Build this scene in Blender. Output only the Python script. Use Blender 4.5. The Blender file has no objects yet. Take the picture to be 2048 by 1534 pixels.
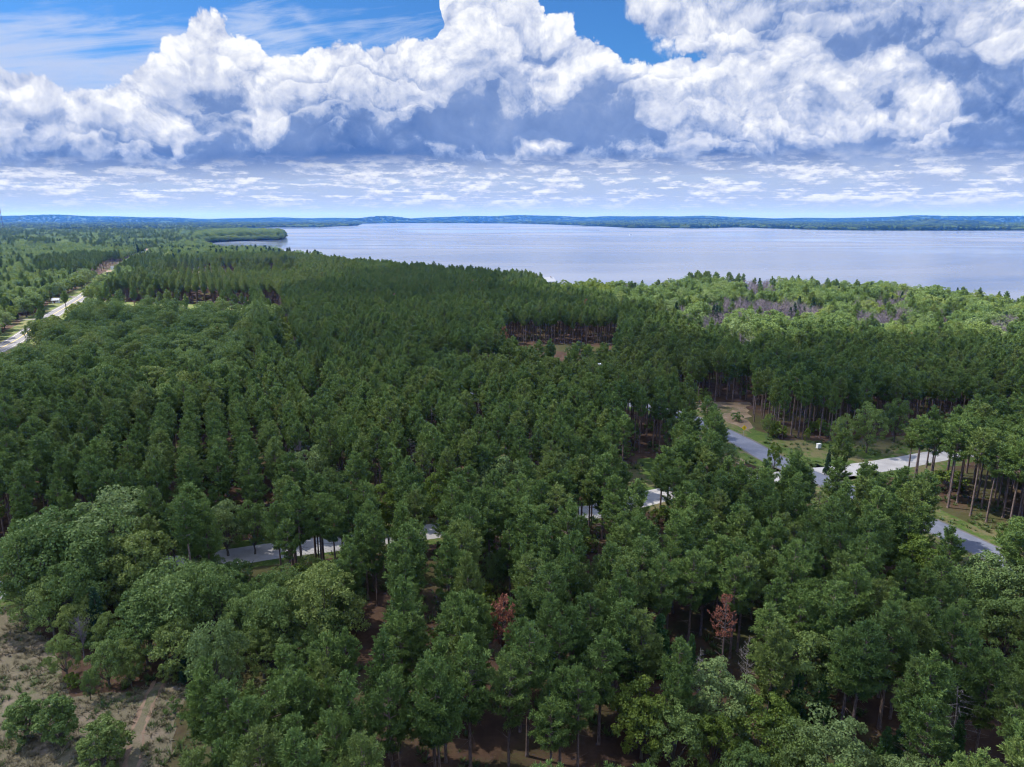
import bpy, math, random
import numpy as np
from mathutils import Vector, Matrix
random.seed(7)
rng = np.random.default_rng(11)
C = bpy.context.scene.collection
scene = bpy.context.scene

# ---------------------------------------------------------------- camera
H = 62.0
PITCH = math.radians(13.6)
FPX = 2048 * 24 / 36.0
cam_d = bpy.data.cameras.new('camera')
cam = bpy.data.objects.new('camera', cam_d); C.objects.link(cam)
cam.location = (0, 0, H)
cam.rotation_euler = (math.radians(90) - PITCH, 0, 0)
cam_d.lens = 24; cam_d.sensor_width = 36; cam_d.sensor_fit = 'HORIZONTAL'
cam_d.clip_start = 0.5; cam_d.clip_end = 80000
scene.camera = cam
scene.render.resolution_x = 1024; scene.render.resolution_y = 767

def ray(px, py):
    a = (px - 1024) / FPX; b = (767 - py) / FPX
    cp, sp = math.cos(PITCH), math.sin(PITCH)
    return (a, cp + b * sp, -sp + b * cp)
def G(px, py, h=0.0):
    """world XY of the point at height h seen at photo pixel (px, py)"""
    r = ray(px, py)
    t = (H - h) / -r[2]
    return (r[0] * t, r[1] * t)
def project(x, y, z):
    cp, sp = math.cos(PITCH), math.sin(PITCH)
    dz = z - H
    d = y * cp - dz * sp
    w = y * sp + dz * cp
    return 1024 + FPX * x / d, 767 - FPX * w / d, d

# ---------------------------------------------------------------- look
scene.render.engine = 'CYCLES'
vs = scene.view_settings
vs.view_transform = 'Standard'; vs.look = 'None'; vs.gamma = 1; vs.use_curve_mapping = False
vs.exposure = 1.7
cy = scene.cycles
cy.max_bounces = 6; cy.diffuse_bounces = 3; cy.glossy_bounces = 2; cy.transmission_bounces = 3
cy.transparent_max_bounces = 8; cy.volume_bounces = 1
cy.caustics_reflective = False; cy.caustics_refractive = False
cy.sample_clamp_indirect = 4
cy.use_denoising = True; cy.denoiser = 'OPENIMAGEDENOISE'; cy.denoising_input_passes = 'RGB_ALBEDO_NORMAL'; cy.denoising_prefilter = 'ACCURATE'
cy.use_light_tree = False
cy.pixel_filter_type = 'BLACKMAN_HARRIS'; cy.filter_width = 1.15

# ---------------------------------------------------------------- sun
SUN_EL, SUN_AZ = math.radians(52), math.radians(-72)      # azimuth from +Y, positive to the right
sun_d = bpy.data.lights.new('sun', 'SUN')
sun_d.energy = 4.6; sun_d.angle = math.radians(0.5); sun_d.color = (1.0, 0.95, 0.86)
sun = bpy.data.objects.new('sun', sun_d); C.objects.link(sun)
SUN_DIR = Vector((math.sin(SUN_AZ) * math.cos(SUN_EL), math.cos(SUN_AZ) * math.cos(SUN_EL), math.sin(SUN_EL)))
sun.rotation_euler = SUN_DIR.to_track_quat('Z', 'Y').to_euler()
sun.location = (0, 0, 400)

# ---------------------------------------------------------------- node expression helper
class X:
    """a socket (or a number) with arithmetic that adds Math nodes to a tree"""
    def __init__(s, T, v): s.T = T; s.v = v
    def _m(s, op, *a, clamp=False):
        n = s.T.nodes.new('ShaderNodeMath'); n.operation = op; n.use_clamp = clamp
        for i, q in enumerate(a):
            q = q.v if isinstance(q, X) else q
            if isinstance(q, (int, float)): n.inputs[i].default_value = q
            else: s.T.links.new(q, n.inputs[i])
        return X(s.T, n.outputs[0])
    def __add__(s, o): return s._m('ADD', s, o)
    __radd__ = __add__
    def __sub__(s, o): return s._m('SUBTRACT', s, o)
    def __rsub__(s, o): return s._m('SUBTRACT', o, s)
    def __mul__(s, o): return s._m('MULTIPLY', s, o)
    __rmul__ = __mul__
    def __truediv__(s, o): return s._m('DIVIDE', s, o)
    def __rtruediv__(s, o): return s._m('DIVIDE', o, s)
    def __neg__(s): return s._m('MULTIPLY', s, -1.0)
    def min(s, o): return s._m('MINIMUM', s, o)
    def max(s, o): return s._m('MAXIMUM', s, o)
    def smin(s, o, k): return s._m('SMOOTH_MIN', s, o, k)
    def smax(s, o, k): return s._m('SMOOTH_MAX', s, o, k)
    def clamp(s): return s._m('ADD', s, 0.0, clamp=True)
    def pow(s, o): return s._m('POWER', s, o)
    def step(s, a, b):
        """smoothstep from a to b"""
        n = s.T.nodes.new('ShaderNodeMapRange'); n.interpolation_type = 'SMOOTHSTEP'
        s.T.links.new(s.v, n.inputs[0])
        for i, q in ((1, a), (2, b)):
            q = q.v if isinstance(q, X) else q
            if isinstance(q, (int, float)): n.inputs[i].default_value = q
            else: s.T.links.new(q, n.inputs[i])
        n.inputs[3].default_value = 0; n.inputs[4].default_value = 1
        return X(s.T, n.outputs[0])
    def curve(s, pts, lo, hi):
        """piecewise curve through pts given in the socket's own units; outside lo..hi it stays flat"""
        ys = [p[1] for p in pts]; y0, y1 = min(ys) - 1e-6, max(ys) + 1e-6
        n = s.T.nodes.new('ShaderNodeFloatCurve')
        c = n.mapping.curves[0]
        q = [((p[0] - lo) / (hi - lo), (p[1] - y0) / (y1 - y0)) for p in pts]
        c.points[0].location = q[0]; c.points[1].location = q[-1]
        for a in q[1:-1]: c.points.new(*a)
        for p in c.points: p.handle_type = 'AUTO_CLAMPED'
        n.mapping.extend = 'HORIZONTAL'; n.mapping.update()
        t = ((s - lo) / (hi - lo)).clamp()
        s.T.links.new(t.v, n.inputs['Value'])
        return X(s.T, n.outputs[0]) * (y1 - y0) + y0
def vec(T, x, y, z):
    n = T.nodes.new('ShaderNodeCombineXYZ')
    for i, q in enumerate((x, y, z)):
        q = q.v if isinstance(q, X) else q
        if isinstance(q, (int, float)): n.inputs[i].default_value = q
        else: T.links.new(q, n.inputs[i])
    return n.outputs[0]
def vmath(T, op, a, b=None, c=None, scale=None):
    n = T.nodes.new('ShaderNodeVectorMath'); n.operation = op
    for i, q in enumerate((a, b, c)):
        if q is None: continue
        if isinstance(q, (tuple, list)): n.inputs[i].default_value = q
        else: T.links.new(q, n.inputs[i])
    if scale is not None: n.inputs['Scale'].default_value = scale
    return n.outputs[0]
def noise(T, v, scale, detail=6, rough=0.55, lac=2.0, dist=0.0, dim='3D', color=False):
    n = T.nodes.new('ShaderNodeTexNoise'); n.noise_dimensions = dim
    n.inputs['Scale'].default_value = scale; n.inputs['Detail'].default_value = detail
    n.inputs['Roughness'].default_value = rough; n.inputs['Lacunarity'].default_value = lac
    n.inputs['Distortion'].default_value = dist
    if v is not None: T.links.new(v, n.inputs['Vector'])
    return n.outputs['Color'] if color else X(T, n.outputs[0])
def voro(T, v, scale, detail=3, rough=0.5, smooth=0.5, dim='3D', lac=2.0):
    n = T.nodes.new('ShaderNodeTexVoronoi'); n.voronoi_dimensions = dim
    n.feature = 'SMOOTH_F1' if smooth > 0 else 'F1'; n.normalize = True
    n.inputs['Scale'].default_value = scale; n.inputs['Detail'].default_value = detail
    n.inputs['Roughness'].default_value = rough; n.inputs['Lacunarity'].default_value = lac
    if smooth > 0: n.inputs['Smoothness'].default_value = smooth
    T.links.new(v, n.inputs['Vector'])
    return X(T, n.outputs['Distance'])
def mixc(T, f, a, b):
    n = T.nodes.new('ShaderNodeMix'); n.data_type = 'RGBA'; n.clamp_factor = True
    f = f.v if isinstance(f, X) else f
    if isinstance(f, (int, float)): n.inputs['Factor'].default_value = f
    else: T.links.new(f, n.inputs['Factor'])
    for k, q in (('A', a), ('B', b)):
        s = [i for i in n.inputs if i.identifier == k + '_Color'][0]
        if isinstance(q, (tuple, list)): s.default_value = (*q, 1)[:4]
        else: T.links.new(q, s)
    return [o for o in n.outputs if o.identifier == 'Result_Color'][0]
def srgb(r, g, b):
    f = lambda c: (c / 255) / 12.92 if c <= 10 else (((c / 255) + 0.055) / 1.055) ** 2.4
    return (f(r), f(g), f(b))
# ---------------------------------------------------------------- sky with clouds
world = bpy.data.worlds.new('World'); scene.world = world; world.use_nodes = True
world.node_tree.nodes.clear()
T = bpy.data.node_groups.new('sky_with_clouds', 'ShaderNodeTree')
def UV(px, py):
    r = ray(px, py); l = math.sqrt(sum(c * c for c in r))
    return math.atan2(r[0], r[1]), math.asin(r[2] / l)
def PT(pts): return [UV(*p) for p in pts]
tc = T.nodes.new('ShaderNodeTexCoord'); D0 = tc.outputs['Generated']
sep = T.nodes.new('ShaderNodeSeparateXYZ'); T.links.new(D0, sep.inputs[0])
dx, dy, dz = (X(T, sep.outputs[i]) for i in range(3))
U = dx._m('ARCTAN2', dx, dy)
V = dz._m('ARCSINE', dz)
sky = T.nodes.new('ShaderNodeTexSky'); sky.sky_type = 'NISHITA'; sky.sun_disc = False
sky.sun_elevation = SUN_EL; sky.sun_rotation = SUN_AZ
sky.altitude = 300; sky.air_density = 1.0; sky.dust_density = 0.6; sky.ozone_density = 2.5
SKY_STRENGTH = 0.10
LO, HI = -0.68, 0.68
P = D0
# billowing field shared by the cumulus layers: warped noise plus round puffs
wv = vmath(T, 'SCALE', vmath(T, 'SUBTRACT', noise(T, P, 9.0, 3, 0.5, color=True), (0.5, 0.5, 0.5)), scale=0.05)
PW = vmath(T, 'ADD', P, wv)
wsep = T.nodes.new('ShaderNodeSeparateXYZ'); T.links.new(noise(T, PW, 13.0, 2.5, 0.5, color=True), wsep.inputs[0])
UW = U + (X(T, wsep.outputs[0]) - 0.5) * 0.16; VW = V + (X(T, wsep.outputs[1]) - 0.5) * 0.085
def puffs(v, s1=12.0, s2=24.0):
    a = noise(T, v, s1, 9, 0.56)
    b = voro(T, v, s2, 3.0, 0.62, 0.0, lac=2.3)
    return (a - 0.5) * 0.65 + (0.26 - b * b) * 1.0
def shifted(v, d): return vmath(T, 'ADD', v, d)
F0 = puffs(PW)
F1 = puffs(shifted(PW, (-0.006, 0.0, 0.012)))
relief = (F0 - F1)                                   # >0 where the surface faces the light
G0 = noise(T, PW, 5.0, 5, 0.5) - 0.5                  # broad light and dark masses
FINE = noise(T, PW, 60.0, 6, 0.6) - 0.5

def layer(E, amp, soft, f=F0): return (E + f * amp).step(0.0, soft)
def shade(tone, contrast=1.0):
    """tone 0..1 -> colour from blue grey cloud base to white"""
    t = tone.clamp()
    n = T.nodes.new('ShaderNodeValToRGB'); cr = n.color_ramp
    cols = [(0.0, srgb(78, 112, 172)), (0.25, srgb(122, 148, 198)), (0.50, srgb(174, 188, 220)), (0.78, srgb(218, 224, 240)), (1.0, srgb(250, 252, 255))]
    cr.elements[0].position = 0; cr.elements[0].color = (*cols[0][1], 1)
    cr.elements[1].position = 1; cr.elements[1].color = (*cols[-1][1], 1)
    for p, c in cols[1:-1]:
        e = cr.elements.new(p); e.color = (*c, 1)
    T.links.new(t.v, n.inputs[0])
    return n.outputs[0]
def blob(px, py, rx, ry):
    """1 at the middle of an ellipse given in photo pixels, 0 on its rim, negative outside"""
    u, v = UV(px, py)
    k = 1.0 / FPX
    a = (UW - u) * (1 / (rx * k)); b = (VW - v) * (1 / (ry * k))
    return 1.0 - (a * a + b * b)._m('SQRT', a * a + b * b)
def blobs(L, k=0.25):
    r = None
    for q in L:
        b = blob(*q[:4])
        if len(q) > 4: b = b * q[4]
        r = b if r is None else r.smax(b, k)
    return r
def over(base, alpha, col): return mixc(T, alpha, base, col)

# clear blue, deeper and paler towards the horizon
skyc = vmath(T, 'SCALE', sky.outputs[0], scale=SKY_STRENGTH)
skyc = vmath(T, 'MULTIPLY', skyc, (0.36, 0.78, 1.25))
hz = V.step(0.16, 0.0)
col = over(skyc, hz * 0.75, srgb(182, 198, 230))
# cirrus: long streaks, mainly upper left
cv = vec(T, U * 3.0 + V * 5.0, V * 26.0 - U * 5.0, dz)
ci = noise(T, cv, 1.6, 7, 0.62, dist=0.6)
ci_m = (blobs([(90, 130, 420, 110), (560, 90, 230, 60, 0.9), (620, 30, 260, 30, 0.6), (40, 200, 400, 120)], 0.3) * 0.30).max(-0.12)
cirrus = (ci - 0.50 + ci_m).step(0.0, 0.34) * 0.7
col = over(col, cirrus, srgb(205, 218, 243))
soft_veil = (blobs([(60, 190, 420, 130), (330, 150, 230, 60)]) + (ci - 0.5) * 1.6).step(0.0, 1.1) * 0.8
col = over(col, soft_veil, srgb(184, 199, 233))

# broad light and dark masses of the cloud field, one curve over the azimuth per row of elevations
PUFFS = [(60, 225, 160, 50, .60, .2), (45, 188, 80, 26, .9, .2), (150, 245, 120, 50, .52, .25), (215, 255, 70, 45, .62, .25), (60, 275, 70, 30, .72, .3), (150, 312, 100, 45, .52, .35), (20, 320, 60, 40, .45, .3), (110, 345, 140, 18, .2, .1),
    (300, 165, 70, 40, .75, .2), (400, 95, 65, 55, .95, .12), (375, 75, 30, 24, .95), (430, 62, 32, 32, 1., .1), (475, 112, 60, 45, .9, .1), (540, 132, 55, 40, .92, .1), (620, 140, 52, 36, .95, .1), (690, 130, 50, 42, .92, .1), (760, 150, 60, 40, .85, .1),
    (520, 185, 170, 48, .72, .1), (700, 195, 150, 50, .70, .1), (340, 200, 70, 42, .78, .15), (470, 250, 80, 65, .38, .1), (690, 265, 170, 50, .30, .15), (350, 237, 62, 44, .90, .28), (415, 258, 34, 40, .80, .2), (350, 276, 70, 12, .12, .1), (560, 250, 60, 46, .88, .28), (592, 283, 36, 22, .72, .3),
    (520, 322, 180, 42, .16, .18, 355), (700, 318, 190, 40, .12, .15, 352), (400, 333, 90, 28, .24, .2, 356), (400, 297, 42, 18, .88, .2), (240, 330, 90, 28, .35, .35, 356),
    (820, 110, 26, 28, .9, .1), (860, 130, 52, 45, .9, .15), (870, 195, 130, 42, .70, .1), (860, 222, 62, 26, .95, .15),
    (960, 20, 82, 60, .96, .1), (1060, 30, 50, 50, .95, .1), (950, 85, 50, 40, .9, .1), (1000, 118, 90, 50, .86, .15), (1090, 88, 66, 38, .55, .35), (1130, 66, 44, 32, .85, .3), (1210, 125, 42, 34, .95, .15), (1170, 165, 100, 50, .9, .12), (1060, 175, 85, 60, .55, .2), (1040, 220, 75, 50, .4, .2), (1130, 190, 36, 34, .85, .2), (1255, 175, 60, 48, .9, .15),
    (940, 300, 90, 26, .72, .2), (1150, 288, 130, 16, .85, .1), (1345, 278, 50, 36, .85, .2), (1070, 322, 110, 22, .28, .2), (1190, 322, 170, 20, .14, .15, 343), (1430, 322, 170, 22, .25, .2, 340),
    (955, 215, 52, 44, .18, .2), (930, 258, 120, 36, .10, .12, 289), (1025, 252, 80, 32, .12, .15, 284), (1205, 195, 62, 52, .30, .25), (1190, 242, 115, 44, .10, .15, 277), (1302, 253, 46, 24, .05, .1, 276),
    (1390, 165, 95, 40, .93, .15), (1300, 168, 52, 30, .95, .1), (1460, 172, 60, 30, .9, .1), (1420, 220, 150, 58, .80, .1), (1440, 242, 110, 24, .68, .1), (1530, 225, 50, 58, .82, .15), (1400, 292, 95, 30, .75, .25), (1502, 277, 36, 24, .95, .2), (1560, 300, 60, 30, .5, .3),
    (1320, 18, 66, 32, .9, .1), (1380, 60, 85, 42, .82, .1), (1470, 90, 95, 38, .85, .1), (1600, 40, 150, 40, .55, .2), (1570, 112, 100, 40, .93, .1), (1770, 75, 150, 50, .42, .15), (1690, 165, 110, 40, .85, .12), (1880, 130, 150, 48, .45, .15), (1790, 213, 110, 42, .95, .12), (1695, 225, 45, 36, .35, .1), (1640, 250, 80, 35, .72, .25), (1960, 195, 130, 45, .40, .15), (1990, 95, 90, 52, .92, .12), (2010, 20, 110, 30, .92, .1), (1890, 50, 50, 36, .75, .2), (1740, 275, 110, 32, .7, .25),
    (2000, 250, 120, 46, .16, .15, 285), (1905, 262, 75, 24, .12, .15, 284), (1655, 318, 56, 26, .22, .2, 335), (1745, 316, 66, 27, .12, .15, 334), (1930, 305, 150, 30, .2, .2, 331), (2040, 300, 60, 30, .3, .2, 331)]
NC, ROWS = 128, [-70 + 22 * k for k in range(24)]            # rows at photo heights -70 .. 436
gx = np.linspace(-80, 2128, NC)[None, :].repeat(24, 0); gy = np.array(ROWS, float)[:, None].repeat(NC, 1)
grid = np.full((24, NC), 0.66) - 0.30 * np.clip((gy - 290) / 50, 0, 1) - 0.12 * (gx > 1500) * (gy < 200)
for q in PUFFS:
    px, py, rx, ry, t, g = (list(q) + [0.2])[:6]
    base = q[6] if len(q) > 6 else None
    a = (gx - px) / rx; b = (py - gy) / ry
    E = 1 - np.sqrt(a * a + b * b)
    if base: E = np.minimum(E, (base + 8 - gy) / 30)
    al = np.clip((E + 0.12) / 0.34, 0, 1); al = al * al * (3 - 2 * al)
    grid = grid * (1 - al) + al * np.clip(t * .9 + g * 1.2 * np.clip(b, -1, 1), 0, 1)
# the curves run over photo x at the middle elevation; the frame's bend towards its edges is undone by px_of
ang = [UV(1024, r)[1] for r in ROWS]
PXC = ((UW._m('TANGENT', UW.max(-1.2).min(1.2)) * FPX * 0.995 + 1024 + 80) / 2208).clamp()
# elevation of a photo row falls towards the sides: compare against v scaled by cos(u)
VC = (VW._m('TANGENT', VW.min(0.6)) / UW._m('COSINE', UW.max(-1.2).min(1.2)))
angt = [math.tan(a) for a in ang]
grid_t = None
for r in range(0, 24, 3):
    n = T.nodes.new('ShaderNodeRGBCurve')
    for c in range(3):
        cv_ = n.mapping.curves[c]
        row = grid[r + c]
        cv_.points[0].location = (0, row[0]); cv_.points[1].location = (1, row[-1])
        for m in range(1, NC - 1): cv_.points.new(m / (NC - 1), float(row[m]))
    n.mapping.update()
    T.links.new(vec(T, PXC, PXC, PXC), n.inputs['Color'])
    wts = []
    for c in range(3):
        k_ = r + c; st = abs(angt[max(k_ - 1, 0)] - angt[min(k_ + 1, 23)]) / (2 if 0 < k_ < 23 else 1)
        wts.append((1.0 - (VC - angt[k_])._m('ABSOLUTE', VC - angt[k_]) * (1 / st)).clamp())
    dn = T.nodes.new('ShaderNodeVectorMath'); dn.operation = 'DOT_PRODUCT'
    T.links.new(n.outputs[0], dn.inputs[0]); T.links.new(vec(T, *wts), dn.inputs[1])
    q = X(T, dn.outputs['Value'])
    grid_t = q if grid_t is None else grid_t + q
TG = grid_t + (1.0 - VC.step(angt[0] + 0.02, angt[0])) * 0.6
NOI = F0 * 0.55 + relief * 0.3
steps = None
for th in (0.2, 0.38, 0.55, 0.72, 0.88):
    q = (TG + NOI).step(th - 0.035, th + 0.045)
    steps = q if steps is None else steps + q
PH = (V + (X(T, wsep.outputs[1]) - 0.5) * 0.10) * 20.0 + G0 * 5.0 + F0 * 1.5
BANK = PH._m('FRACT', PH)
CUT = X(T, wsep.outputs[2]).step(0.36, 0.60)         # the banks come and go
SAW = BANK * BANK.step(1.0, 0.90)                    # overlapping banks: each one lit at its top, dark where the next begins
TONE = TG * 0.46 + steps * 0.085 + relief * 1.5 + (SAW - 0.45) * (CUT * 0.27 + 0.03) + G0 * 0.25 + FINE * 0.18 - 0.03
TONE = ((TONE - 0.6) * 1.15 + 0.60).smax(0.10 + SAW * CUT * 0.06 + F0 * 0.5 + G0 * 0.5, 0.12)

# far back bank of cumulus
top_back = PT([(-60, 150), (0, 162), (95, 172), (140, 200), (200, 205), (260, 170), (320, 110), (365, 70), (415, 38), (455, 85), (520, 110), (575, 140), (640, 108), (680, 95), (745, 125), (800, 92), (850, 95), (885, 30), (900, -60), (1060, -60), (1090, 30), (1140, 45), (1165, 90), (1215, 98), (1255, 148), (1330, 145), (1390, 128), (1450, 145), (1500, 150), (1560, 100), (1640, 60), (1740, 20), (2110, 20)])
base_back = PT([(-60, 352), (300, 356), (560, 352), (900, 345), (1300, 342), (1700, 338), (2110, 345)])
UM = U + (X(T, wsep.outputs[0]) - 0.5) * 0.07
tv = UM.curve(top_back, LO, HI); bv = U.curve(base_back, LO, HI)
Eb = (tv - V) * 14.0
Ebase = (V - bv) * 60.0
E1 = Eb.smin(Ebase + 0.2, 0.1)
a1 = layer(E1.min(0.7), 1.1, 0.08)
hgt = (V - bv) / (tv - bv).max(0.03)                  # 0 at the flat base, 1 at the tops
col = over(col, a1, shade(TONE + (0.7 - E1.min(0.7)) * 0.18 - (V - bv).step(0.05, 0.0) * 0.28))

# upper right deck: broad soft masses crossing the corner diagonally
top_r = PT([(-60, -400), (1180, -400), (1240, -60), (1290, 40), (1330, 85), (1400, 92), (1440, 120), (1500, 140), (1560, 190), (1640, 250), (1700, 330), (1800, 350), (2110, 345)])
rv = UM.curve(top_r, LO, HI)
ur = (V - rv) * 11.0
E2 = ur.smin(blobs([(1750, 60, 560, 330), (1980, 150, 420, 260)], 0.3) * 2.0, 0.2)
a2 = layer(E2.min(0.6), 1.3, 0.22)
col = over(col, a2, shade(TONE))

# rows of small flat clouds out to the horizon
inv = 1.0 / (dz.max(0.004) + 0.012)
lowv = vec(T, dx * inv * 1.0, dy * inv * 1.0, 0.0)
ln = noise(T, lowv, 0.75, 7, 0.55)
lm = (V - bv).step(0.03, -0.005) * V.step(0.004, 0.03)
low = noise(T, vec(T, U * 22.0, V * 64.0, 0.3), 1.0, 8, 0.66)
la = (low * 0.8 + ln * 0.5 - 0.60).step(0.0, 0.12) * lm
lsh = noise(T, vec(T, U * 22.0, (V + 0.005) * 64.0, 0.3), 1.0, 8, 0.66)
lt = 0.74 + (low - lsh) * 2.2 + (low - 0.5) * 0.4
col = over(col, lm * 0.85, srgb(176, 190, 218))
col = over(col, la * 0.8, shade(lt))
col = over(col, V.step(0.035, 0.0) * 0.6, srgb(192, 196, 210))


def background(c, s_=0.322):
    bg = T.nodes.new('ShaderNodeBackground'); bg.inputs['Strength'].default_value = s_
    if isinstance(c, tuple): bg.inputs['Color'].default_value = (*c, 1)
    else: T.links.new(c, bg.inputs['Color'])
    return bg.outputs[0]
# broken deck over the rest of the sky: coarser, brightened to light the shaded forest
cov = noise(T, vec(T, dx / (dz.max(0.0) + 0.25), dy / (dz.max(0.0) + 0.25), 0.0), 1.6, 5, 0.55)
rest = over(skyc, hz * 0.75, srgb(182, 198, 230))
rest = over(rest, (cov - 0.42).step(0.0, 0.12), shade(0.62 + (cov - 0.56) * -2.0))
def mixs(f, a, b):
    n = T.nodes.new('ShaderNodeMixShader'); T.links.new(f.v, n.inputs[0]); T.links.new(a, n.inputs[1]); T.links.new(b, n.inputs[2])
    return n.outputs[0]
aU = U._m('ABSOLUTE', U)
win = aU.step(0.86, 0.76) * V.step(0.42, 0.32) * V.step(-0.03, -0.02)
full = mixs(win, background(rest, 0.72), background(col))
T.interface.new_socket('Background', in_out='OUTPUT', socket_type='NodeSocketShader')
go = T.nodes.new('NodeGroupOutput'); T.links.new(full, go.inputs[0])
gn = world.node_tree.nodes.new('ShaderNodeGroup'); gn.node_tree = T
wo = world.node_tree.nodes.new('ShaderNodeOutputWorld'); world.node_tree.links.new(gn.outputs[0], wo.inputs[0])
world.cycles.sampling_method = 'NONE'
# ---------------------------------------------------------------- helpers for meshes
def mat(name):
    m = bpy.data.materials.new(name); m.use_nodes = True
    t = m.node_tree; t.nodes.clear()
    return m, t
def out(t, surf):
    o = t.nodes.new('ShaderNodeOutputMaterial'); t.links.new(surf, o.inputs['Surface']); return o
def principled(t, col, rough=0.7, spec=0.3, normal=None, **kw):
    n = t.nodes.new('ShaderNodeBsdfPrincipled')
    if isinstance(col, tuple): n.inputs['Base Color'].default_value = (*col, 1)
    else: t.links.new(col, n.inputs['Base Color'])
    for k, q in (('Roughness', rough), ('Specular IOR Level', spec)):
        if isinstance(q, X): t.links.new(q.v, n.inputs[k])
        else: n.inputs[k].default_value = q
    for k, q in kw.items(): n.inputs[k.replace('_', ' ')].default_value = q
    if normal is not None: t.links.new(normal, n.inputs['Normal'])
    return n.outputs[0]
def bump(t, h, strength=0.5, dist=0.1):
    n = t.nodes.new('ShaderNodeBump'); n.inputs['Strength'].default_value = strength; n.inputs['Distance'].default_value = dist
    t.links.new(h.v, n.inputs['Height']); return n.outputs[0]
def position(t):
    return t.nodes.new('ShaderNodeNewGeometry').outputs['Position']
def simple_mat(name, col, rough=0.7, var=0.25, scale=3.0, spec=0.3, metal=0.0):
    m, t = mat(name)
    n = noise(t, t.nodes.new('ShaderNodeTexCoord').outputs['Object'], scale, 5)
    c = mixc(t, n.step(0.3, 0.7), tuple(c * (1 - var) for c in col), tuple(min(1, c * (1 + var)) for c in col))
    out(t, principled(t, c, rough, spec, Metallic=metal)); return m
def mesh_np(name, V_, faces, mats=(), attrs=None, mi=None, smooth=False):
    """mesh from numpy verts and a list of (n,k) face arrays"""
    me = bpy.data.meshes.new(name)
    V_ = np.asarray(V_, np.float32).reshape(-1, 3)
    if isinstance(faces, np.ndarray): faces = [faces]
    loops = np.concatenate([f.ravel() for f in faces]).astype(np.int32)
    tot = np.concatenate([np.full(len(f), f.shape[1]) for f in faces]).astype(np.int32)
    st = np.concatenate([[0], np.cumsum(tot)[:-1]]).astype(np.int32)
    me.vertices.add(len(V_)); me.vertices.foreach_set('co', V_.ravel())
    me.loops.add(len(loops)); me.loops.foreach_set('vertex_index', loops)
    me.polygons.add(len(tot)); me.polygons.foreach_set('loop_start', st); me.polygons.foreach_set('loop_total', tot)
    if mi is not None: me.polygons.foreach_set('material_index', np.asarray(mi, np.int32))
    me.polygons.foreach_set('use_smooth', np.full(len(tot), smooth))
    for k, a in (attrs or {}).items():
        a = np.asarray(a, np.float32)
        if a.ndim == 1: at = me.attributes.new(k, 'FLOAT', 'POINT'); at.data.foreach_set('value', a)
        else: at = me.attributes.new(k, 'FLOAT_VECTOR', 'POINT'); at.data.foreach_set('vector', a.ravel())
    for m in mats: me.materials.append(m)
    me.update(calc_edges=True); me.validate()
    return me
def obj(name, me, parent=None, loc=(0, 0, 0), rz=0.0, sc=(1, 1, 1), **props):
    o = bpy.data.objects.new(name, me); C.objects.link(o)
    o.location = loc; o.rotation_euler = (0, 0, rz); o.scale = sc; o.parent = parent
    for k, q in props.items(): o[k] = q
    return o
class MB:
    """collects boxes, tubes and polygons as one mesh"""
    def __init__(s): s.v = []; s.f = []
    def add(s, vs_, fs):
        k = len(s.v); s.v += [tuple(v) for v in vs_]; s.f += [tuple(i + k for i in f) for f in fs]; return s
    def box(s, x0, x1, y0, y1, z0, z1):
        return s.add([(x, y, z) for z in (z0, z1) for x, y in ((x0, y0), (x1, y0), (x1, y1), (x0, y1))],
                     [(3, 2, 1, 0), (4, 5, 6, 7), (0, 1, 5, 4), (1, 2, 6, 5), (2, 3, 7, 6), (3, 0, 4, 7)])
    def tube(s, pts, rad, n=6, cap=True):
        pts = [Vector(p) for p in pts]; k0 = len(s.v); rings = []
        for i, p in enumerate(pts):
            d = (pts[min(i + 1, len(pts) - 1)] - pts[max(i - 1, 0)]).normalized()
            a = d.orthogonal().normalized() if abs(d.z) < 0.95 else Vector((1, 0, 0)); a = (a - d * a.dot(d)).normalized(); b = d.cross(a)
            r = rad[i] if isinstance(rad, (list, tuple)) else rad
            s.v += [tuple(p + (a * math.cos(t) + b * math.sin(t)) * r) for t in (2 * math.pi * j / n for j in range(n))]
        for i in range(len(pts) - 1):
            for j in range(n):
                s.f.append((k0 + i * n + j, k0 + i * n + (j + 1) % n, k0 + (i + 1) * n + (j + 1) % n, k0 + (i + 1) * n + j))
        if cap:
            s.f.append(tuple(k0 + n - 1 - j for j in range(n))); s.f.append(tuple(k0 + (len(pts) - 1) * n + j for j in range(n)))
        return s
    def mesh(s, name, m, smooth=False):
        me = bpy.data.meshes.new(name); me.from_pydata(s.v, [], s.f)
        for q in (m if isinstance(m, (list, tuple)) else [m]): me.materials.append(q)
        if smooth: me.polygons.foreach_set('use_smooth', [True] * len(me.polygons))
        me.update(); return me

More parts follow.
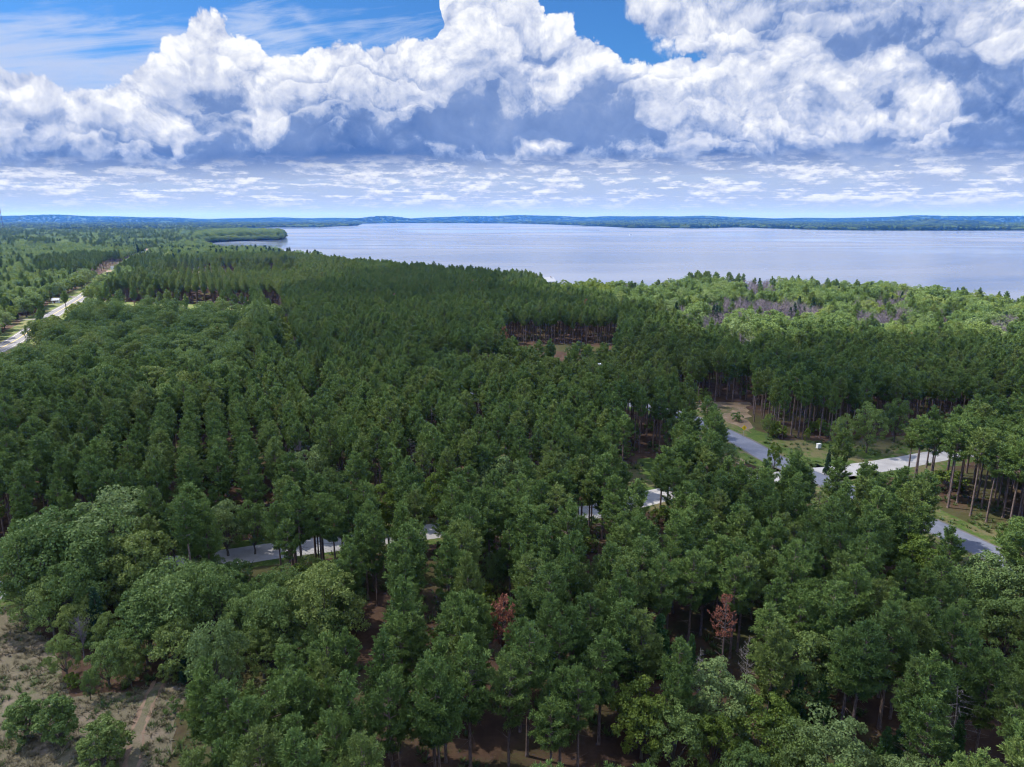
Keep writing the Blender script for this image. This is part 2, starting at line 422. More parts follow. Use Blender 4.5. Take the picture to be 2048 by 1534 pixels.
# ---------------------------------------------------------------- plan of the place (all in metres on the ground)
def P2(L, h=0.0): return np.array([G(x, y, h) for x, y in L])
def inside(poly, x, y):
    x = np.asarray(x, float); y = np.asarray(y, float); r = np.zeros(x.shape, bool); n = len(poly); j = n - 1
    for i in range(n):
        xi, yi = poly[i]; xj, yj = poly[j]
        if yi != yj: r ^= ((yi > y) != (yj > y)) & (x < (xj - xi) * (y - yi) / (yj - yi) + xi)
        j = i
    return r
def dist_line(L, x, y):
    d = np.full(np.shape(x), 1e9)
    for (ax, ay), (bx, by) in zip(L[:-1], L[1:]):
        vx, vy = bx - ax, by - ay; t = np.clip(((x - ax) * vx + (y - ay) * vy) / (vx * vx + vy * vy), 0, 1)
        d = np.minimum(d, np.hypot(x - ax - t * vx, y - ay - t * vy))
    return d
def smooth_line(L, n=8):
    """Catmull-Rom through the points"""
    L = [L[0] * 2 - L[1]] + list(L) + [L[-1] * 2 - L[-2]]; r = []
    for i in range(1, len(L) - 2):
        p0, p1, p2, p3 = L[i - 1:i + 3]
        for t in np.arange(n) / n:
            r.append(0.5 * (2 * p1 + (p2 - p0) * t + (2 * p0 - 5 * p1 + 4 * p2 - p3) * t * t + (3 * p1 - p0 - 3 * p2 + p3) * t ** 3))
    r.append(L[-2]); return np.array(r)
TARMAC = smooth_line(P2([(2190, 1215), (1985, 1108), (1830, 1036), (1690, 978), (1560, 925), (1500, 892), (1440, 862), (1370, 833), (1290, 812), (1180, 798), (1060, 790), (960, 785), (880, 770)]))
GRAVEL = smooth_line(P2([(-260, 1225), (0, 1180), (210, 1146), (430, 1118), (560, 1100), (700, 1083), (850, 1065), (1030, 1040), (1180, 1024), (1320, 990), (1450, 968), (1600, 950), (1720, 938), (1800, 925), (1900, 908), (2060, 890), (2300, 868)]))
HIGHWAY = smooth_line(P2([(-160, 770), (10, 692), (60, 662), (110, 627), (165, 594), (228, 549), (275, 522), (312, 500), (350, 485), (392, 468), (404, 460), (398, 455)]))
TRACK = smooth_line(P2([(330, 1345), (300, 1400), (275, 1470), (262, 1560), (255, 1700)]))
SPUR1 = smooth_line(P2([(155, 595), (120, 592), (95, 594)]), 4)
SPUR2 = smooth_line(P2([(95, 637), (45, 640), (30, 641)]), 4)
WATER = [tuple(p) for p in np.concatenate([
    P2([(398, 489), (432, 484.5), (520, 481), (560, 480.5), (571, 475), (566, 471), (530, 470.0), (505, 469.0), (492, 464), (494, 456.5), (560, 455), (640, 454.5), (716, 451.5), (722, 447.6)]),
    P2([(800, 446.6), (1000, 446.6), (1090, 448.3), (1180, 452), (1260, 456), (1400, 457.2), (1480, 454.6), (1530, 457), (1700, 460.5), (1900, 461), (2200, 461)]),
    [(1900, 620), (1000, 560), (760, 560)],
    [(x, y) for x, y in [G(2048, 575, 18), G(1960, 570, 18), G(1850, 560, 18), G(1700, 555, 18), G(1600, 549, 17), G(1500, 546, 18), G(1385, 541, 18), G(1330, 556, 18), G(1240, 549, 18), G(1150, 546, 18), G(1095, 551, 18), G(1060, 540, 18), G(960, 533, 18), G(850, 526, 18), G(770, 521, 18), G(700, 515, 18), G(640, 505, 18), G(540, 497.5, 15), G(440, 493.5, 12)]]])]
rx = lambda L, h=0.0: [tuple(p) for p in P2(L, h)]
CLEARING = rx([(-80, 1196), (30, 1218), (95, 1285), (140, 1395), (250, 1385), (345, 1350), (372, 1375), (345, 1480), (325, 1640), (-400, 1640), (-300, 1300)])
LAWN_R = rx([(1480, 838), (1560, 880), (1660, 885), (1760, 877), (1830, 868), (1880, 862), (2080, 850), (2300, 845), (2200, 870), (2000, 897), (1890, 940), (1800, 955), (1700, 960), (1600, 960), (1530, 930), (1440, 872)])
LAWN_R2 = rx([(1900, 1060), (1960, 1040), (2100, 1110), (2200, 1150), (2200, 1215), (2000, 1115)])
LAWN_C = rx([(1240, 940), (1300, 915), (1330, 925), (1340, 985), (1270, 1000), (1250, 985)])
def edge_gap(L, h, extra=0.0):
    """open strip before a stand: L = (px, foot row of the stand, row up to which its trunks must show)"""
    return [G(a, b - 2, 0) for a, b, c in L] + [G(a, c, h) for a, b, c in L[::-1]]
CAMP = edge_gap([(1010, 684, 678), (1050, 688, 681), (1130, 692, 684), (1235, 690, 683)], 17.6)
GAP4 = edge_gap([(330, 541, 538), (420, 545, 541), (520, 546, 542), (600, 541, 538)], 16.0)
GAP5 = edge_gap([(185, 603, 602), (300, 608, 606), (420, 611, 609), (560, 613, 611)], 14.0)
GAPS = [CAMP, GAP4, GAP5]
OLIVE = [rx(L, 16) for L in ([(940, 700), (1240, 700), (1300, 650), (1420, 680), (1500, 720), (1420, 800), (1280, 760), (1000, 770)], [(200, 570), (330, 522), (560, 506), (720, 512), (700, 545), (560, 580), (350, 585)])]  # yellower stands; the far-left one gets its sunlit tone from needle colour
CAMP3 = edge_gap([(1385, 806, 801), (1440, 806, 803), (1500, 806, 805)], 16.5)
PENINSULA = rx([(396, 487.5), (432, 483.5), (520, 480), (560, 479.5), (569, 475), (564, 472), (530, 471), (500, 470), (480, 468), (410, 474), (392, 480)])
SHORE_L = rx([(330, 499), (440, 497), (560, 498), (690, 511), (712, 518), (690, 519), (560, 508), (430, 508), (340, 516)], 14)
LIME_PATCH = rx([(1096, 566), (1130, 552), (1230, 556), (1232, 585), (1180, 592), (1110, 580)], 12)
CAMP2 = rx([(950, 768), (1010, 762), (1010, 800), (940, 806)])
GRASS_L = rx([(-300, 800), (-40, 700), (40, 645), (90, 612), (150, 580), (180, 572), (190, 590), (120, 640), (20, 715), (-60, 790)])
GRASS_L2 = rx([(190, 562), (205, 545), (232, 530), (262, 512), (300, 498), (322, 500), (300, 512), (262, 530), (240, 548), (210, 560)])
GRASS_L3 = rx([(180, 606), (560, 612), (560, 621), (170, 620)])
BROAD_L = rx([(-200, 690), (60, 660), (120, 622), (190, 598), (350, 594), (470, 600), (540, 618), (545, 655), (520, 700), (500, 752), (440, 775), (300, 782), (140, 772), (0, 762), (-200, 760)], 14)
ROW_GAP = smooth_line(P2([(548, 622), (562, 660), (572, 700), (590, 760)], 0), 4)
BROAD_R = rx([(1092, 552), (1110, 575), (1190, 590), (1300, 600), (1350, 625), (1400, 655), (1490, 690), (1560, 662), (1700, 660), (2048, 664), (2400, 680), (2400, 500), (1700, 500)], 14)
GREY_ZONES = [rx(L, 12) for L in ([(1410, 600), (1500, 590), (1560, 600), (1640, 605), (1640, 640), (1560, 650), (1440, 640)], [(1360, 625), (1420, 630), (1500, 665), (1600, 670), (1570, 690), (1460, 700), (1370, 660)], [(1700, 600), (1790, 590), (1830, 620), (1800, 650), (1730, 650)], [(1480, 560), (1560, 560), (1560, 585), (1490, 590)], [(1790, 565), (1840, 565), (1850, 590), (1800, 600)], [(1960, 640), (2048, 630), (2048, 660), (1970, 665)])]
PINES_FAR_L = rx([(60, 510), (140, 500), (260, 500), (345, 505), (350, 522), (240, 525), (140, 528), (70, 530)], 17)
PLANT = rx([(176, 604), (200, 570), (260, 545), (330, 520), (420, 508), (560, 505), (700, 509), (840, 524), (1080, 545), (1096, 575), (1200, 590), (1340, 625), (1420, 665), (1560, 670), (1800, 665), (2400, 680), (2600, 900), (2100, 850), (1840, 862), (1700, 880), (1500, 840), (1340, 800), (1260, 930), (900, 960), (500, 1010), (350, 1050), (-300, 1120), (-700, 800), (-200, 760), (0, 762), (140, 772), (300, 782), (440, 775), (500, 752), (500, 700), (545, 610), (400, 602)], 15)
PLANT_R = rx([(1800, 880), (1900, 840), (2048, 815), (2500, 760), (2700, 1200), (2100, 1085), (1960, 1035), (1880, 990)], 8)
MEADOWS = [CLEARING, LAWN_R, LAWN_R2, LAWN_C, GRASS_L, GRASS_L2, GRASS_L3]
HEAD = math.atan2(*(np.array(G(545, 640, 18)) - np.array(G(700, 850, 18))))     # bearing of the planted rows

# ---------------------------------------------------------------- terrain
def hill(x, y):
    """ground height: flat round the lake, low ridges far beyond it"""
    r = np.hypot(x, y); a = np.arctan2(x, y)
    z = np.zeros(np.shape(x))
    far = np.clip((r - 11500) / 2500, 0, 1); far = far * far * (3 - 2 * far)
    b = 64 + 22 * np.sin(a * 9 + 1.0) + 14 * np.sin(a * 23 + 2) + 7 * np.sin(a * 51) + 4 * np.sin(a * 97 + 1)
    b = b + 8 * np.clip(a + 0.3, 0, 1) * 3
    z = z + far * b
    for px, r0, wd, ht in [(775, 11500, .045, 86), (1335, 9800, .10, 34), (1420, 10200, .08, 30), (1838, 8200, .022, 34), (1780, 8200, .03, 16), (1915, 8400, .022, 24), (1720, 8300, .02, 12), (300, 11000, .06, 40)]:
        a0 = math.atan2(px - 1024, FPX)
        z = z + ht * np.exp(-((a - a0) / wd) ** 2 - ((r - r0) / 900) ** 2)
    return z
nr, na = 150, 241
rad = np.concatenate([np.linspace(0.0, 7000, 50)[:-1], np.geomspace(7000, 21000, nr - 49)])
ang_ = np.linspace(-math.pi, math.pi, 2 * na - 1)
ang_ = np.sort(np.unique(np.concatenate([np.linspace(-math.pi, math.pi, 73), np.linspace(-0.85, 0.85, 321)])))
R_, A_ = np.meshgrid(rad[1:], ang_, indexing='ij')
gx_, gy_ = R_ * np.sin(A_), R_ * np.cos(A_)
gz = hill(gx_, gy_)
gv = np.concatenate([[[0, 0, 0]], np.stack([gx_, gy_, gz], -1).reshape(-1, 3)])
n2 = len(ang_)
i_, j_ = np.meshgrid(np.arange(len(rad) - 2), np.arange(n2 - 1), indexing='ij')
q0 = (1 + i_ * n2 + j_).ravel()
gf = [np.stack([q0, q0 + 1, q0 + n2 + 1, q0 + n2], -1), np.stack([np.zeros(n2 - 1, int), np.arange(1, n2), np.arange(2, n2 + 1)], -1)[:, ::-1]]

m_ground, t = mat('ground_needles_and_grass')
p = position(t)
def attr(t, name, typ='GEOMETRY'):
    n = t.nodes.new('ShaderNodeAttribute'); n.attribute_name = name; n.attribute_type = typ; return n
big = noise(t, p, 0.035, 5, 0.6); mid = noise(t, p, 0.35, 6, 0.65); fine = noise(t, p, 3.2, 6, 0.7)
c = mixc(t, mid.step(0.35, 0.65), (0.048, 0.029, 0.020), (0.078, 0.048, 0.033))
c = mixc(t, (big + fine * 0.25 - 0.62).step(-0.02, 0.1) * 0.6, c, (0.05, 0.065, 0.02))
c = mixc(t, (fine - 0.60).step(0.0, 0.12) * 0.6, c, (0.16, 0.115, 0.085))
c = mixc(t, (fine - 0.40).step(0.0, -0.12) * 0.6, c, (0.035, 0.022, 0.015))
far_ = vmath(t, 'LENGTH', p)
ln_ = t.nodes.new('ShaderNodeVectorMath'); ln_.operation = 'LENGTH'; t.links.new(p, ln_.inputs[0])
c = mixc(t, X(t, ln_.outputs['Value']).step(900, 1800), c, mixc(t, mid.step(0.4, 0.6), (0.012, 0.026, 0.014), (0.022, 0.040, 0.018)))
out(t, principled(t, c, 0.95, 0.1, bump(t, fine + mid, 0.6, 0.12)))
obj('ground', mesh_np('ground', gv, gf, [m_ground], smooth=True), kind='structure')

def sheet(name, poly, z, m, **kw):
    """flat polygon on the ground"""
    import mathutils
    poly = [tuple(q) for q in poly]
    tri = mathutils.geometry.tessellate_polygon([[Vector((x, y, 0)) for x, y in poly]])
    me = bpy.data.meshes.new(name); me.from_pydata([(x, y, z) for x, y in poly], [], tri)
    me.materials.append(m); me.update()
    if me.polygons[0].normal.z < 0: me.flip_normals()
    return obj(name, me, **kw)
def ribbon(name, L, w, z, m, jitter=0.0, off=0.0, seg=2.5, **kw):
    L = np.asarray(L); d = np.concatenate([[0], np.cumsum(np.hypot(*np.diff(L, axis=0).T))])
    s = np.arange(0, d[-1], seg if d[-1] < 1500 else 8); x = np.interp(s, d, L[:, 0]); y = np.interp(s, d, L[:, 1])
    tx, ty = np.gradient(x), np.gradient(y); l = np.hypot(tx, ty); nx, ny = ty / l, -tx / l
    j1 = np.convolve(rng.normal(0, jitter, len(s)), np.ones(3) / 3, 'same'); j2 = np.convolve(rng.normal(0, jitter, len(s)), np.ones(3) / 3, 'same')
    a = np.stack([x + nx * (off + w / 2 + j1), y + ny * (off + w / 2 + j1), np.full(len(s), z)], -1)
    b = np.stack([x + nx * (off - w / 2 + j2), y + ny * (off - w / 2 + j2), np.full(len(s), z)], -1)
    v = np.concatenate([a, b]); k = np.arange(len(s) - 1); n = len(s)
    return obj(name, mesh_np(name, v, np.stack([k, k + 1, k + n + 1, k + n], -1), [m]), **kw)

# dry grass of the clearing and the mown verges
def grass_mat(name, a, b, dry, amt, sand=0.0, sandc=(0.30, 0.22, 0.15)):
    m, t = mat(name); p = position(t)
    big = noise(t, p, 0.09, 5, 0.6); mid = noise(t, p, 0.6, 6, 0.7); fine = noise(t, p, 5.0, 5, 0.75)
    c = mixc(t, mid.step(0.35, 0.65), a, b)
    c = mixc(t, (big + (mid - 0.5) * 0.5).step(0.52 - amt * 0.25, 0.62 - amt * 0.25), c, dry)
    if sand: c = mixc(t, (noise(t, p, 0.22, 6, 0.68) - 0.55 + sand * 0.1).step(0.0, 0.09) * 0.8, c, sandc)
    c = mixc(t, (fine - 0.54).step(0.0, 0.1) * 0.45, c, tuple(min(1, q * 1.9) for q in dry))
    c = mixc(t, (fine - 0.44).step(0.0, -0.12) * 0.55, c, tuple(q * 0.35 for q in a))
    out(t, principled(t, c, 0.95, 0.1, bump(t, fine + mid * 0.6, 0.7, 0.10))); return m
m_clear = grass_mat('dry_clearing_grass', (0.052, 0.068, 0.026), (0.092, 0.096, 0.044), (0.115, 0.100, 0.066), 0.55, 0.4, (0.165, 0.130, 0.098))
m_lawn = grass_mat('mown_verge_grass', (0.042, 0.078, 0.016), (0.068, 0.100, 0.024), (0.11, 0.10, 0.048), 0.25)
m_lawn_sun = grass_mat('yellow_green_meadow_grass', (0.050, 0.080, 0.018), (0.075, 0.098, 0.028), (0.105, 0.10, 0.045), 0.15)
m_camp = grass_mat('sandy_camp_ground', (0.07, 0.075, 0.03), (0.10, 0.085, 0.05), (0.15, 0.11, 0.075), 0.6, 0.5, (0.22, 0.165, 0.115))
def rough_edge(poly, step=3.0, amp=0.8):
    poly = np.array(poly); poly = np.vstack([poly, poly[:1]]); r = []
    for a, b in zip(poly[:-1], poly[1:]):
        n = max(1, int(np.hypot(*(b - a)) / step)); n = min(n, 60)
        for k in range(n): r.append(a + (b - a) * k / n + rng.normal(0, amp, 2) * (k > 0))
    return r
sheet('meadow', rough_edge(GAP5, 6), 0.006, m_lawn_sun, kind='structure')
sheet('clearing', rough_edge(CLEARING, 2, .5), 0.004, m_clear, kind='structure')
for k, L in enumerate((LAWN_R, LAWN_R2, LAWN_C)): sheet('grass_verge', rough_edge(L), 0.004, m_lawn, kind='structure')
for k, L in enumerate((GRASS_L, GRASS_L2, GRASS_L3)): sheet('meadow', rough_edge(L, 8), 0.004, m_lawn_sun, kind='structure')
for L in (CAMP2, CAMP3): sheet('sandy_ground', rough_edge(L), 0.006, m_camp, kind='structure')

# roads
def road_mat(name, a, b, crack=0.0):
    m, t = mat(name); p = position(t)
    n1 = noise(t, p, 0.25, 5, 0.6); n2 = noise(t, p, 6.0, 4, 0.7)
    c = mixc(t, n1.step(0.35, 0.65), a, b)
    c = mixc(t, (n2 - 0.5).step(0, 0.15) * 0.35, c, tuple(q * 1.35 for q in b))
    if crack:
        v = voro(t, p, 0.16, 1.0, 0.5, 0.0); v = X(t, noise(t, p, 0.5, 8, 0.8).v)
        c = mixc(t, (v - 0.5)._m('ABSOLUTE', v - 0.5).step(0.012, 0.0) * crack, c, tuple(q * 0.4 for q in a))
    out(t, principled(t, c, 0.85, 0.25, bump(t, n2, 0.3, 0.02))); return m
m_tar = road_mat('blue_grey_asphalt', (0.105, 0.115, 0.15), (0.135, 0.145, 0.185), 0.5)
m_grav = road_mat('pale_gravel', (0.26, 0.25, 0.25), (0.34, 0.33, 0.325))
m_conc = road_mat('pale_concrete', (0.095, 0.093, 0.10), (0.13, 0.125, 0.135), 0.2)
m_should = road_mat('gravel_shoulder', (0.085, 0.08, 0.072), (0.11, 0.10, 0.09))
m_sand = road_mat('sandy_soil', (0.13, 0.088, 0.062), (0.18, 0.122, 0.085))
ribbon('grass_verge', TARMAC, 17, 0.008, m_lawn, 1.0, kind='structure')
ribbon('grass_verge', GRAVEL, 12, 0.008, m_lawn, 0.8, kind='structure')
ribbon('road_shoulder', TARMAC, 8.0, 0.012, m_should, 0.15, kind='structure')
ribbon('grass_verge', ROW_GAP, 20, 0.006, m_lawn, 0.8, kind='structure')
ribbon('asphalt_road', TARMAC, 6.8, 0.020, m_tar, 0.04, kind='structure')
ribbon('gravel_road', GRAVEL, 7.0, 0.016, m_grav, 0.18, kind='structure')
ribbon('highway_verge', HIGHWAY, 26, 0.010, m_lawn_sun, 1.2, kind='structure')
ribbon('road_shoulder', HIGHWAY, 11, 0.03, m_should, 0.2, kind='structure')
ribbon('highway', HIGHWAY, 9.5, 0.05, m_conc, 0.05, kind='structure')
m_line = simple_mat('road_paint', (0.42, 0.41, 0.38), 0.7, 0.15)
m_yel = simple_mat('yellow_road_paint', (0.6, 0.42, 0.06), 0.7, 0.15)
ribbon('road_marking', HIGHWAY, 0.25, 0.07, m_yel, 0.0, kind='structure')
ribbon('road_marking', HIGHWAY, 0.2, 0.07, m_line, 0.0, off=4.2, kind='structure')
ribbon('road_marking', HIGHWAY, 0.2, 0.07, m_line, 0.0, off=-4.2, kind='structure')
for L in (SPUR1, SPUR2): ribbon('side_road', L, 6, 0.075, m_should, 0.3, kind='structure')
for dd in (-0.75, 0.75): ribbon('wheel_track', TRACK, 0.42, 0.012, m_sand, 0.22, off=dd, seg=0.6, kind='structure')

# lake
m_water, t = mat('lake_water')
p = position(t)
sx = t.nodes.new('ShaderNodeSeparateXYZ'); t.links.new(p, sx.inputs[0])
wx, wy = X(t, sx.outputs[0]), X(t, sx.outputs[1])
streak = noise(t, vec(t, wx * 0.0007, wy * 0.0016, 0.0), 1.0, 5, 0.55, dist=0.8)
rip = noise(t, vmath(t, 'MULTIPLY', p, (1, 0.6, 1)), 0.25, 3, 0.5)
c = mixc(t, streak.step(0.40, 0.62), (0.06, 0.072, 0.105), (0.11, 0.122, 0.16))
rough = streak.step(0.38, 0.62) * 0.30 + 0.08
out(t, principled(t, c, rough, 0.5, bump(t, rip, 0.05, 0.3), IOR=1.33))
sheet('lake', WATER, 0.15, m_water, kind='structure')
# ---------------------------------------------------------------- bark and foliage
def leaf_mat(name, cols, trans=0.25, rough=0.6, hue=0.5, spec=0.22):
    """cols: dark and light leaf colour; each tree and each spray of leaves has its own shade between them"""
    m, t = mat(name)
    oi = t.nodes.new('ShaderNodeObjectInfo')
    r = X(t, oi.outputs['Random']); a = X(t, attr(t, 'rnd').outputs['Fac'])
    f = (r * 0.7 + a * 0.35).clamp()
    c = mixc(t, f, cols[0], cols[1])
    if len(cols) > 2: c = mixc(t, (r._m('FRACT', r * 7.31)).step(0.72, 1.0) * hue, c, cols[2])
    pr = t.nodes.new('ShaderNodeBsdfPrincipled'); t.links.new(c, pr.inputs['Base Color'])
    pr.inputs['Roughness'].default_value = rough; pr.inputs['Specular IOR Level'].default_value = spec
    tr = t.nodes.new('ShaderNodeBsdfTranslucent'); t.links.new(c, tr.inputs['Color'])
    mx = t.nodes.new('ShaderNodeMixShader'); mx.inputs[0].default_value = trans
    t.links.new(pr.outputs[0], mx.inputs[1]); t.links.new(tr.outputs[0], mx.inputs[2])
    out(t, mx.outputs[0]); return m
def bark_mat(name, a, b):
    m, t = mat(name); p = t.nodes.new('ShaderNodeTexCoord').outputs['Object']
    n = noise(t, vmath(t, 'MULTIPLY', p, (5, 5, 1.2)), 1.6, 5, 0.65)
    out(t, principled(t, mixc(t, n.step(0.35, 0.65), a, b), 0.9, 0.15, bump(t, n, 0.6, 0.05))); return m
m_bark_pine = bark_mat('pine_bark', (0.085, 0.062, 0.055), (0.19, 0.14, 0.125))
m_bark_oak = bark_mat('oak_bark', (0.06, 0.052, 0.045), (0.13, 0.115, 0.10))
m_bark_dead = bark_mat('bleached_dead_wood', (0.15, 0.135, 0.135), (0.29, 0.27, 0.265))
m_bark_grey = bark_mat('grey_dead_twigs', (0.085, 0.072, 0.085), (0.18, 0.155, 0.175))
m_pine = leaf_mat('pine_needles', [(0.070, 0.122, 0.030), (0.132, 0.198, 0.046), (0.165, 0.195, 0.050)], 0.15)
m_olive = leaf_mat('olive_pine_needles', [(0.085, 0.130, 0.030), (0.140, 0.190, 0.044), (0.17, 0.19, 0.055)], 0.15)
m_oak = leaf_mat('oak_leaves', [(0.080, 0.138, 0.036), (0.155, 0.220, 0.060), (0.18, 0.215, 0.050)], 0.28, hue=0.6)
m_oak_pale = leaf_mat('pale_poplar_leaves', [(0.115, 0.175, 0.055), (0.175, 0.235, 0.080)], 0.28)
m_oak_lime = leaf_mat('yellow_green_leaves', [(0.095, 0.150, 0.024), (0.165, 0.215, 0.036)], 0.32)
m_rust = leaf_mat('rust_brown_needles', [(0.19, 0.068, 0.042), (0.31, 0.120, 0.072)], 0.1, hue=0)
m_larch = leaf_mat('feathery_light_needles', [(0.045, 0.105, 0.030), (0.085, 0.165, 0.048)], 0.25)
m_spruce = leaf_mat('dark_spruce_needles', [(0.020, 0.055, 0.028), (0.045, 0.090, 0.040)], 0.1)

def unit(v): return v / np.linalg.norm(v, axis=-1, keepdims=True)
def tufts_needle(cen, axis, R, rg, n=12, ln=0.34, wd=0.075, spread=1.0):
    """bunches of needles: at every centre n thin triangles fanning out round the twig's axis"""
    k = len(cen)
    d = unit(rg.normal(size=(k, n, 3)) * spread + axis[:, None, :] * 1.25)
    L = ln * rg.uniform(0.7, 1.25, (k, n, 1)) * R[:, None, None]
    side = unit(np.cross(d, rg.normal(size=(k, n, 3)))) * wd * R[:, None, None]
    c = cen[:, None, :] + rg.normal(0, 0.05, (k, n, 3)) * R[:, None, None]
    v = np.stack([c - side * 0.6, c + side * 0.6, c + d * L + side, c + d * L - side], 2)
    a = np.repeat(rg.random(k), n * 4)
    return v.reshape(-1, 3), a
def leaf_cards(cen, nrm, size, rg):
    """leaf sprays: folded quads roughly facing nrm"""
    k = len(cen)
    n_ = unit(nrm + rg.normal(0, 0.55, (k, 3)))
    a = unit(np.cross(n_, rg.normal(size=(k, 3)))); b = np.cross(n_, a)
    s = (size * rg.uniform(0.6, 1.3, k))[:, None]
    v = np.stack([cen - a * s, cen - b * s * 0.62 + n_ * s * 0.25, cen + a * s, cen + b * s * 0.62 + n_ * s * 0.2], 1)
    return v.reshape(-1, 3)
def quads(n): return np.arange(n * 4).reshape(-1, 4)

def make_pine(seed, h=16.0, crown=0.55, rmax=2.9, dens=1.0, round_=0.5, bare=0.0, m=None, ln=0.34, wd=0.034, n=16, lowdead=10, gap=0.0):
    """red pine: straight trunk, whorls of upswept branches carrying needle tufts; returns (trunk mesh, crown mesh)"""
    rg = np.random.default_rng(seed); rd = random.Random(seed)
    tr = MB(); lean = [rd.uniform(-.25, .25), rd.uniform(-.25, .25)]
    pt = lambda z: Vector((lean[0] * (z / h) ** 2 * 1.5, lean[1] * (z / h) ** 2 * 1.5, z))
    r0 = 0.011 * h + 0.02
    zs = [0, 0.4, h * .25, h * .5, h * .75, h * .97]
    tr.tube([pt(z) for z in zs], [r0 * 1.35, r0, r0 * .86, r0 * .64, r0 * .36, .02], 7)
    cb = h * (1 - crown); cen = []; ax = []; rs = []
    nz = int((h - cb) / 0.42)
    for i in range(nz):
        f = (i + rd.random() * .6) / nz; z = cb + (h - cb) * f * 0.985
        prof = (math.sin(min(1, (f + 0.14) * 2.0) * math.pi / 2)) * (1 - f ** (1.05 + round_ * 1.3)) ** (0.85) + 0.06
        if f < 0.12: prof *= 0.75
        for k in range(5 if f < 0.85 else 4):
            if rd.random() < gap: continue
            a = rd.random() * 6.283; L = rmax * prof * rd.choice([.55, .8, .95, 1., 1.1, 1.25])
            up = 0.10 + 0.55 * f + rd.uniform(-.08, .12)
            p0 = pt(z); d = Vector((math.cos(a), math.sin(a), 0))
            P_ = [p0, p0 + d * L * .5 + Vector((0, 0, L * .5 * up * .6)), p0 + d * L + Vector((0, 0, L * up * 1.15 + .12 * L))]
            tr.tube(P_, [.028 + .010 * L, .02 + .004 * L, .008], 3, cap=False)
            nt = max(2, int(L * 6.0 * dens))
            for j in range(nt):
                s = 1 - (j + rd.random()) / nt * (0.62 if L > 1.2 else 0.9)
                q = P_[1].lerp(P_[2], (s - .5) * 2) if s > .5 else P_[0].lerp(P_[1], s * 2)
                sd = Vector((-d.y, d.x, 0)) * rd.uniform(-1, 1) * L * .33 * (1.05 - s * .55)
                q = q + sd + Vector((0, 0, rd.uniform(-.1, .22)))
                cen.append(q); ax.append((d * .55 + Vector((0, 0, .8)) + sd * .5)); rs.append(rd.uniform(.8, 1.25))
    for k in range(lowdead):                                  # bare dead stubs below the crown
        z = rd.uniform(h * .18, cb + 1); a = rd.random() * 6.283; L = rd.uniform(.5, 2.2)
        tr.tube([pt(z), pt(z) + Vector((math.cos(a) * L, math.sin(a) * L, rd.uniform(-.3, .3)))], [.03, .008], 3, cap=False)
    cen = np.array(cen); ax = unit(np.array(ax)); rs = np.array(rs)
    v, a = tufts_needle(cen, ax, rs, rg, n, ln, wd)
    cm = mesh_np('needles', v, quads(len(v) // 4), [m or m_pine], {'rnd': a})
    return tr.mesh('trunk', m_bark_pine), cm
def make_broad(seed, h=12.0, w=9.0, m=None, lobes=26, cards=240, size=0.19, trunk=0.16, flat=0.8, bark=None):
    """broadleaf tree: forked trunk, limbs to uneven lobes, each lobe a shell of leaf sprays with gaps"""
    rg = np.random.default_rng(seed); rd = random.Random(seed)
    tr = MB(); r0 = 0.016 * h + .05; th = h * trunk
    tr.tube([(0, 0, 0), (rd.uniform(-.1, .1), 0, th * .5), (rd.uniform(-.2, .2), rd.uniform(-.2, .2), th)], [r0 * 1.3, r0, r0 * .85], 7)
    C_ = []; R_ = []
    for i in range(lobes):
        f = (i + .5) / lobes; ph = i * 2.39996 + rd.uniform(-.4, .4); cz = 1 - 1.7 * f
        rr = math.sqrt(max(0, 1 - cz * cz)) if cz > -0.25 else 0.97 + cz * .25
        k = rd.uniform(.58, .98)
        c = np.array([math.cos(ph) * rr * w / 2 * k, math.sin(ph) * rr * w / 2 * k, th + (h - th) * (.45 + .42 * cz * flat / .8 * rd.uniform(.85, 1.1))])
        C_.append(c); R_.append(w * rd.uniform(.11, .20))
    for i in range(lobes // 4):
        C_.append(np.array([rd.uniform(-.2, .2) * w, rd.uniform(-.2, .2) * w, th + (h - th) * rd.uniform(.35, .75)])); R_.append(w * .17)
    for c in C_[::2]:
        c = Vector(c); b = Vector((0, 0, th * rd.uniform(.75, 1.0)))
        tr.tube([b, b.lerp(c, .5) + Vector((0, 0, .3)), c], [r0 * .42, r0 * .24, .03], 4, cap=False)
    V_ = []; A_ = []; 
    mid_ = np.array([0, 0, th + (h - th) * .35]); ns = 6
    for c, r in zip(C_, R_):
        sub = unit(rg.normal(size=(ns, 3)) + np.array([0, 0, .5]) + unit(c - mid_) * .7); tone = rg.random() * .45
        for s_ in sub:
            k_ = cards // ns; sc_ = c + s_ * r * .72 * np.array([1.1, 1.1, .8]); sr = r * rg.uniform(.38, .6)
            d = unit(rg.normal(size=(k_, 3)) + s_ * .5 + np.array([0, 0, .35])); rr = sr * (1 - rg.random(k_) ** 2 * .5)[:, None]
            V_.append(leaf_cards(sc_ + d * rr * np.array([1.1, 1.1, .8]), d, np.full(k_, size), rg)); A_.append(np.repeat(np.clip(tone + rg.random() * .2 + rg.random(k_) * .35, 0, 1), 4))
    V_ = np.concatenate(V_); A_ = np.concatenate(A_)
    V_[:, 2] = np.maximum(V_[:, 2], 0.05)
    return tr.mesh('trunk', bark or m_bark_oak), mesh_np('leaves', V_, quads(len(V_) // 4), [m or m_oak], {'rnd': A_})
